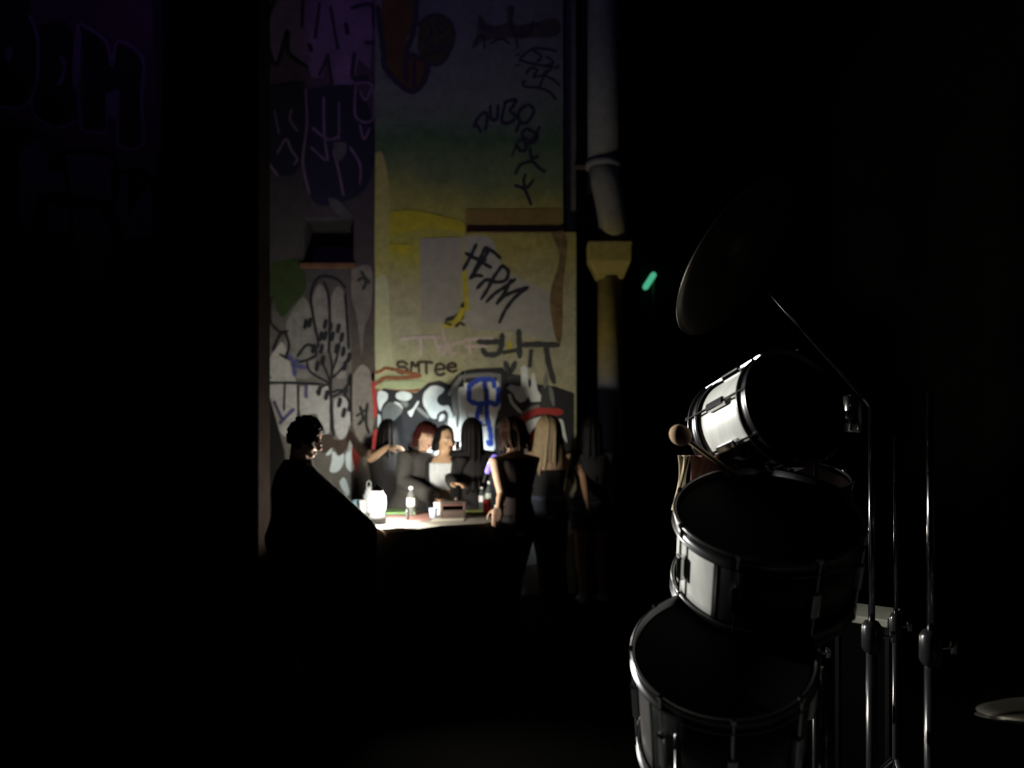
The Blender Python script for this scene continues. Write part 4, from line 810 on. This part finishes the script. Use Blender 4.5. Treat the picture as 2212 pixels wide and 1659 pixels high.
# ------------------------------------------------------------------ drum kit on the riser
M_shell = mat('silver drum wrap', (.62, .63, .60), .38, var=.25, scale=5, stretch=(3, 3, .35), coat=.3)
M_headblk = mat('black drum head', (.0025, .0025, .003), .75, spec=.15); M_headwht = mat('coated drum head', (.10, .10, .11), .6)
M_hoop = mat('dull hoop steel', (.16, .16, .165), .28, 1)
def drum(name, top, axis, r, depth, label, head=M_headblk, shell=M_shell, nl=8, phase=.2, panel=None):
    """top = centre of the batter head, axis = direction the batter head faces"""
    a = Vector(axis).normalized(); e = empty(name, Vector(top)-a*depth, 0, label, 'drum', 'drums of the kit')
    M = frame((0, 0, 0), a)
    b = MB(); b.lathe([(r, .012), (r, depth-.012), (r-.006, depth-.010), (r-.006, .014)], M, 64); o = b.build('shell', mat('shaded drum wrap', (.008, .008, .009), .4) if panel else shell, e, True)
    if panel:  # lit side painted as a pale panel, the shaded rest as dark wrap
        dv, th = Vector(panel[0]).normalized(), panel[1]; R3 = M.to_3x3(); ts = [2*math.pi*i/128 for i in range(257)]
        ok = [(R3@Vector((math.cos(t), math.sin(t), 0))).dot(dv) > th for t in ts]; i0 = next(i for i in range(1, 256) if ok[i] and not ok[i-1]); i1 = next(i for i in range(i0, 257) if not ok[i])
        b = MB(); zz = [.014+(depth-.028)*q/6 for q in range(7)]
        rings = [[M@Vector(((r+.0012)*math.cos(t), (r+.0012)*math.sin(t), z)) for t in ts[i0:i1]]+[M@Vector(((r-.002)*math.cos(t), (r-.002)*math.sin(t), z)) for t in reversed(ts[i0:i1])] for z in zz]
        b.loft(rings); b.build('lit_side_panel', shell, o, True)
    for z, nm in ((depth-.006, 'batter_head'), (.002, 'resonant_head')):
        b = MB(); b.lathe([(r*.2, z), (r-.004, z), (r+.002, z-.001 if z > .1 else z+.003), (r+.002, z+.004), (r-.004, z+.004), (r*.2, z+.004)], M, 64); b.build(nm, head, e, True)
    for z in (depth-.018, -.012):
        b = MB(); b.lathe([(r+.005, z), (r+.013, z), (r+.013, z+.004), (r+.008, z+.005), (r+.008, z+.026), (r+.012, z+.028), (r+.010, z+.031), (r+.004, z+.029), (r+.004, z+.004)], M, 64); b.build('hoop', M_hoop, e, True)
    for i in range(nl):
        t = 2*math.pi*i/nl+phase; c, s_ = math.cos(t), math.sin(t)
        R_ = M@Matrix.Rotation(t, 4, 'Z')
        b = MB(); b.box((0, 0, 0), (.016, .018, depth*.34)); me = b.build('lug', M_chrome, e, bevel=.004, mtx=R_@Matrix.Translation((r+.008, 0, depth*.5)))
        for z0, z1 in ((depth*.6, depth+.012), (depth*.4, -.016)):
            b = MB(); b.tube([(r+.010, 0, z0), (r+.010, 0, z1)], .003, 6); b.box((r+.010, 0, z1), (.008, .008, .008)); b.build('tension_rod', M_chrome, e, mtx=R_)
    return e
def legs3(e, M, r, zf, n=3):
    pass
SZ = .4
M_blackgloss = mat('black gloss tube', (.012, .012, .013), .25); M_darkchrome = mat('dark chrome', (.28, .28, .29), .14, 1)
def stand(name, label, base, h, r=.011, cat='stand', top=None, clamp=None):
    e = empty(name, (base[0], base[1], SZ), 0, label, cat)
    b = MB(); b.tube([(0, 0, .05), (0, 0, h*.55)], r*1.15, 14); b.build('lower_tube', M_blackgloss, e, True)
    b = MB(); b.tube([(0, 0, h*.5), (0, 0, h)], r*.72, 14); b.build('upper_tube', M_darkchrome, e, True)
    b = MB(); b.lathe([(r*1.5, h*.53), (r*2.1, h*.54), (r*2.1, h*.58), (r*1.4, h*.59)], seg=16); cl = b.build('tube_clamp', M_blackgloss, e, True)
    b = MB(); b.tube([(r*2, 0, h*.56), (r*4, 0, h*.56)], .004, 8); b.box((r*4.6, 0, h*.56), (.012, .006, .026)); b.build('wing_nut', M_chrome, cl, True)
    for i in range(3):
        t = 2*math.pi*i/3+.5; x, y = math.cos(t), math.sin(t); b = MB(); b.tube([(r*x, r*y, .30), (.20*x, .20*y, .07), (.27*x, .27*y, .012)], .008, 8); lg = b.build('leg', M_satin, e, True)
        b = MB(); b.tube([(.25*x, .25*y, .028), (.28*x, .28*y, .012)], .012, 8, round_ends=True); b.build('rubber_foot', M_rubber, lg, True)
    return e
# middle tom
t2 = at(1657, 1114, 1.52); ax2 = Vector((-.06, -.42, .9))
d2 = drum('tom_drum', t2, ax2, .170, .165, 'middle tom drum with its lit left side painted as a silver panel', phase=.35, panel=((-.95, .31, 0), .50))
# lower tom
t3 = at(1560, 1412, 1.42); ax3 = Vector((-.12, -.46, .87))
d3 = drum('floor_tom', t3, ax3, .155, .24, 'lowest drum of the kit with its thin left highlight painted as a grey panel', shell=mat('highlight grey drum wrap', (.10, .095, .095), .3, var=.2, scale=5, stretch=(3, 3, .35), coat=.3), phase=.1, panel=((-.95, .31, 0), .74))
# upper tom
t1 = at(1712, 878, 1.62); ax1 = Vector((.30, -.80, .26))
d1 = drum('tom_drum', t1, ax1, .115, .19, 'uppermost tom drum with its lit side painted as a pale panel, tilted towards the viewer', phase=.5, panel=((-.93, .1, .30), .45))
# legs / stands carrying the drums
def carry(px, py, Y, h_to, label, d):
    p = at(px, py, Y); return stand('tom_stand', label, (p.x, p.y), h_to-SZ)
s2 = stand('tom_stand', 'chrome stand carrying the middle tom drum', (t2.x+.03, t2.y+.12), (t2-ax2.normalized()*.19).z-SZ-.01)
s1 = stand('tom_stand', 'tall chrome stand carrying the uppermost tom drum', (t1.x-.02, t1.y+.22), 1.10)
for s_, dd, tt, ax, dep in ((s1, d1, t1, ax1, .19),):
    b = MB(); q = tt-ax.normalized()*.1+Vector((0, .0, -.115)); q2 = Vector((t1.x-.02, t1.y+.22, 1.40))
    b.tube([q-s_.location, q2-s_.location], .009, 10); b.build('tom_arm', M_chrome, s_, True)
for i in range(3):
    a = ax3.normalized(); t = 2*math.pi*i/3+.1; M = frame(t3-a*.24, a); p = M@Vector((.186*math.cos(t), .186*math.sin(t), .10))
    b = MB(); loc = d3.location; b.tube([p+Vector((0, 0, .08))-loc, Vector((p.x, p.y, SZ+.012))-loc], .006, 8); lg = b.build('leg', M_chrome, d3, True)
    b = MB(); b.tube([Vector((p.x, p.y, SZ+.04))-loc, Vector((p.x, p.y, SZ+.012))-loc], .011, 8, round_ends=True); b.build('rubber_foot', M_rubber, lg, True)
# red tom behind
t4 = at(1745, 1032, 2.15); ax4 = Vector((.02, -.30, .95))
d4 = drum('tom_drum', t4, ax4, .105, .16, 'small dull red drum behind the middle tom', shell=mat('red brown wrap', (.12, .04, .04), .5), head=mat('red brown skin', (.16, .085, .085), .6))
s4 = stand('drum_stand', 'short stand under the small dull red drum', (t4.x+.0, t4.y+.05), (t4-ax4.normalized()*.17).z-SZ-.01)
# cymbals
M_brass = mat('dull brass', (.075, .07, .055), .38, .9, var=.15, scale=60, stretch=(1, 1, 1))
def cymbal(name, c, axis, r, label, parent_stand=None):
    e = empty(name, c, 0, label, 'cymbal'); M = frame((0, 0, 0), axis)
    b = MB(); b.lathe([(.006, .030), (.02, .029), (.035, .020), (.042, .014), (r*.5, .008), (r*.8, .002), (r, -.006), (r, -.0075), (r*.8, .0005), (r*.5, .0065), (.042, .0125), (.034, .018), (.02, .0275), (.006, .0285)], M, 64); b.build('plate', M_brass, e, True)
    b = MB(); b.lathe([(.004, .031), (.016, .031), (.017, .038), (.008, .043), (.004, .043)], M, 16); b.build('felt_washer', mat('tan felt', (.42, .27, .17), .95), e, True)
    b = MB(); b.tube([M@Vector((0, 0, -.04)), M@Vector((0, 0, .06))], .003, 8); b.box(M@Vector((0, 0, .052)), (.022, .006, .01)); b.build('wing_nut', M_chrome, e)
    return e
cc = at(1588, 556, 1.75); cax = Vector((-.62, .47, .55))
cymbal('cymbal', cc, cax, .20, 'steeply tilted crash cymbal above the drums')
sc_ = stand('cymbal_stand', 'tall stand of the tilted crash cymbal', (at(1883, 900, 1.85).x, 1.85), 1.25)
b = MB(); b.tube([Vector((0, 0, 1.25)), cc-cax.normalized()*.03-sc_.location], .006, 10); b.build('boom_arm', M_blackgloss, sc_, True)
b = MB(); M = frame(at(1842, 893, 1.83)-sc_.location, (0, 0, 1)); b.lathe([(.016, -.045), (.021, -.04), (.021, .04), (.016, .045)], M, 24); b.tube([M@Vector((.0, 0, 0)), M@Vector((.05, .02, 0))], .008, 10); b.build('boom_clamp', M_chrome, sc_, True)
p = at(2010, 900, 1.7); s5 = stand('cymbal_stand', 'bare upright stand furthest right in the kit', (p.x, p.y), 1.28)
p = at(1935, 900, 2.1); s6 = stand('microphone_stand', 'thin dark upright stand between the two taller stands', (p.x, p.y), 1.18, .008)
p = at(1762, 900, 1.95); s7 = stand('microphone_stand', 'thin upright stand rising just behind the middle tom', (p.x, p.y), 1.13, .007)
# hi-hat
hp = at(2292, 1540, 1.45)
hs = stand('hi_hat_stand', 'stand of the hi-hat cymbals at the right edge', (hp.x, hp.y), hp.z-SZ+.10, .009)
cymbal('hi_hat_cymbal', hp+Vector((0, 0, .012)), (-.06, .20, .97), .14, 'upper hi-hat cymbal at the lower right edge')
cymbal('hi_hat_cymbal', hp-Vector((0, 0, .012)), (.02, -.27, -.96), .14, 'lower hi-hat cymbal at the lower right edge')
# mallet
m0 = at(1470, 940, 1.62); m1 = at(1600, 1034, 1.66)
e = empty('felt_mallet', m0, 0, 'felt-headed drum mallet leaning between the two toms', 'mallet')
b = MB(); b.ell((0, 0, 0), (.022, .022, .025), frame((0, 0, 0), m1-m0)); b.build('mallet_head', MATS['tan felt'], e, True)
b = MB(); b.tube([Vector((0, 0, 0)), m1-m0], .005, 8); b.build('mallet_shaft', mat('mallet wood', (.35, .25, .15), .5), e, True)
# towel over the middle tom's far rim
e = empty('towel', at(1500, 1060, 1.66), 0, 'reddish brown towel with a tan stripe hung behind the middle tom', 'towel')
def towel(px0, px1, m, name):
    b = MB(); rows = []
    for i in range(13):
        t = i/12
        row = []
        for j in range(17):
            q = j/16; px = px0+(px1-px0)*q+6*math.sin(t*4+q*3)-10*t; py = 984+118*t
            p = at(px, py, 1.70+.012*math.sin(q*14+t*2)+.02*t) - Vector(e.location); row.append(p)
        rows.append(row)
    vs = [p for r in rows for p in r]; vs2 = [p+Vector((0, .008, 0)) for p in vs]; W = 17; K = len(vs)
    fs = [(i*W+j, i*W+j+1, (i+1)*W+j+1, (i+1)*W+j) for i in range(12) for j in range(16)]
    fs += [tuple(K+v for v in reversed(f)) for f in fs]
    bd = [j for j in range(W)]+[i*W+W-1 for i in range(1, 13)]+[12*W+j for j in range(W-2, -1, -1)]+[i*W for i in range(11, 0, -1)]
    fs += [(bd[i], bd[(i+1) % len(bd)], bd[(i+1) % len(bd)]+K, bd[i]+K) for i in range(len(bd))]
    b.add(vs+vs2, fs); b.build(name, m, e, True)
towel(1466, 1492, mat('tan towel', (.50, .42, .28), .95), 'towel_stripe'); towel(1492, 1560, mat('red brown towel', (.13, .05, .035), .95), 'towel_body')
# equipment case
p = at(1868, 1330, 2.9)
e = empty('equipment_case', (1.385, 3.0, 0), math.radians(52), 'black equipment case with a pale lid behind the drum kit', 'case')
ch = zw(1326, 2.95)
b = MB(); b.box((0, 0, (ch-.03)/2), (.22, .18, ch-.03)); b.build('case_body', mat('case vinyl', (.003, .003, .003), .9, spec=.02), e, bevel=.01)
b = MB(); b.box((0, 0, ch-.015), (.23, .19, .03)); b.build('case_lid', mat('pale lid', (.42, .42, .34), .6, var=.2, scale=12), e, bevel=.006)
for sx in (-1, 1):
    for sy in (-1, 1):
        b = MB(); b.box((sx*.108, sy*.088, ch*.5), (.014, .014, ch-.06)); b.build('corner_rail', M_blackgloss, e)
b = MB(); b.tube([(-.06, -.09, ch*.7), (-.05, -.115, ch*.7), (.05, -.115, ch*.7), (.06, -.09, ch*.7)], .008, 8); b.build('handle', M_rubber, e, True)
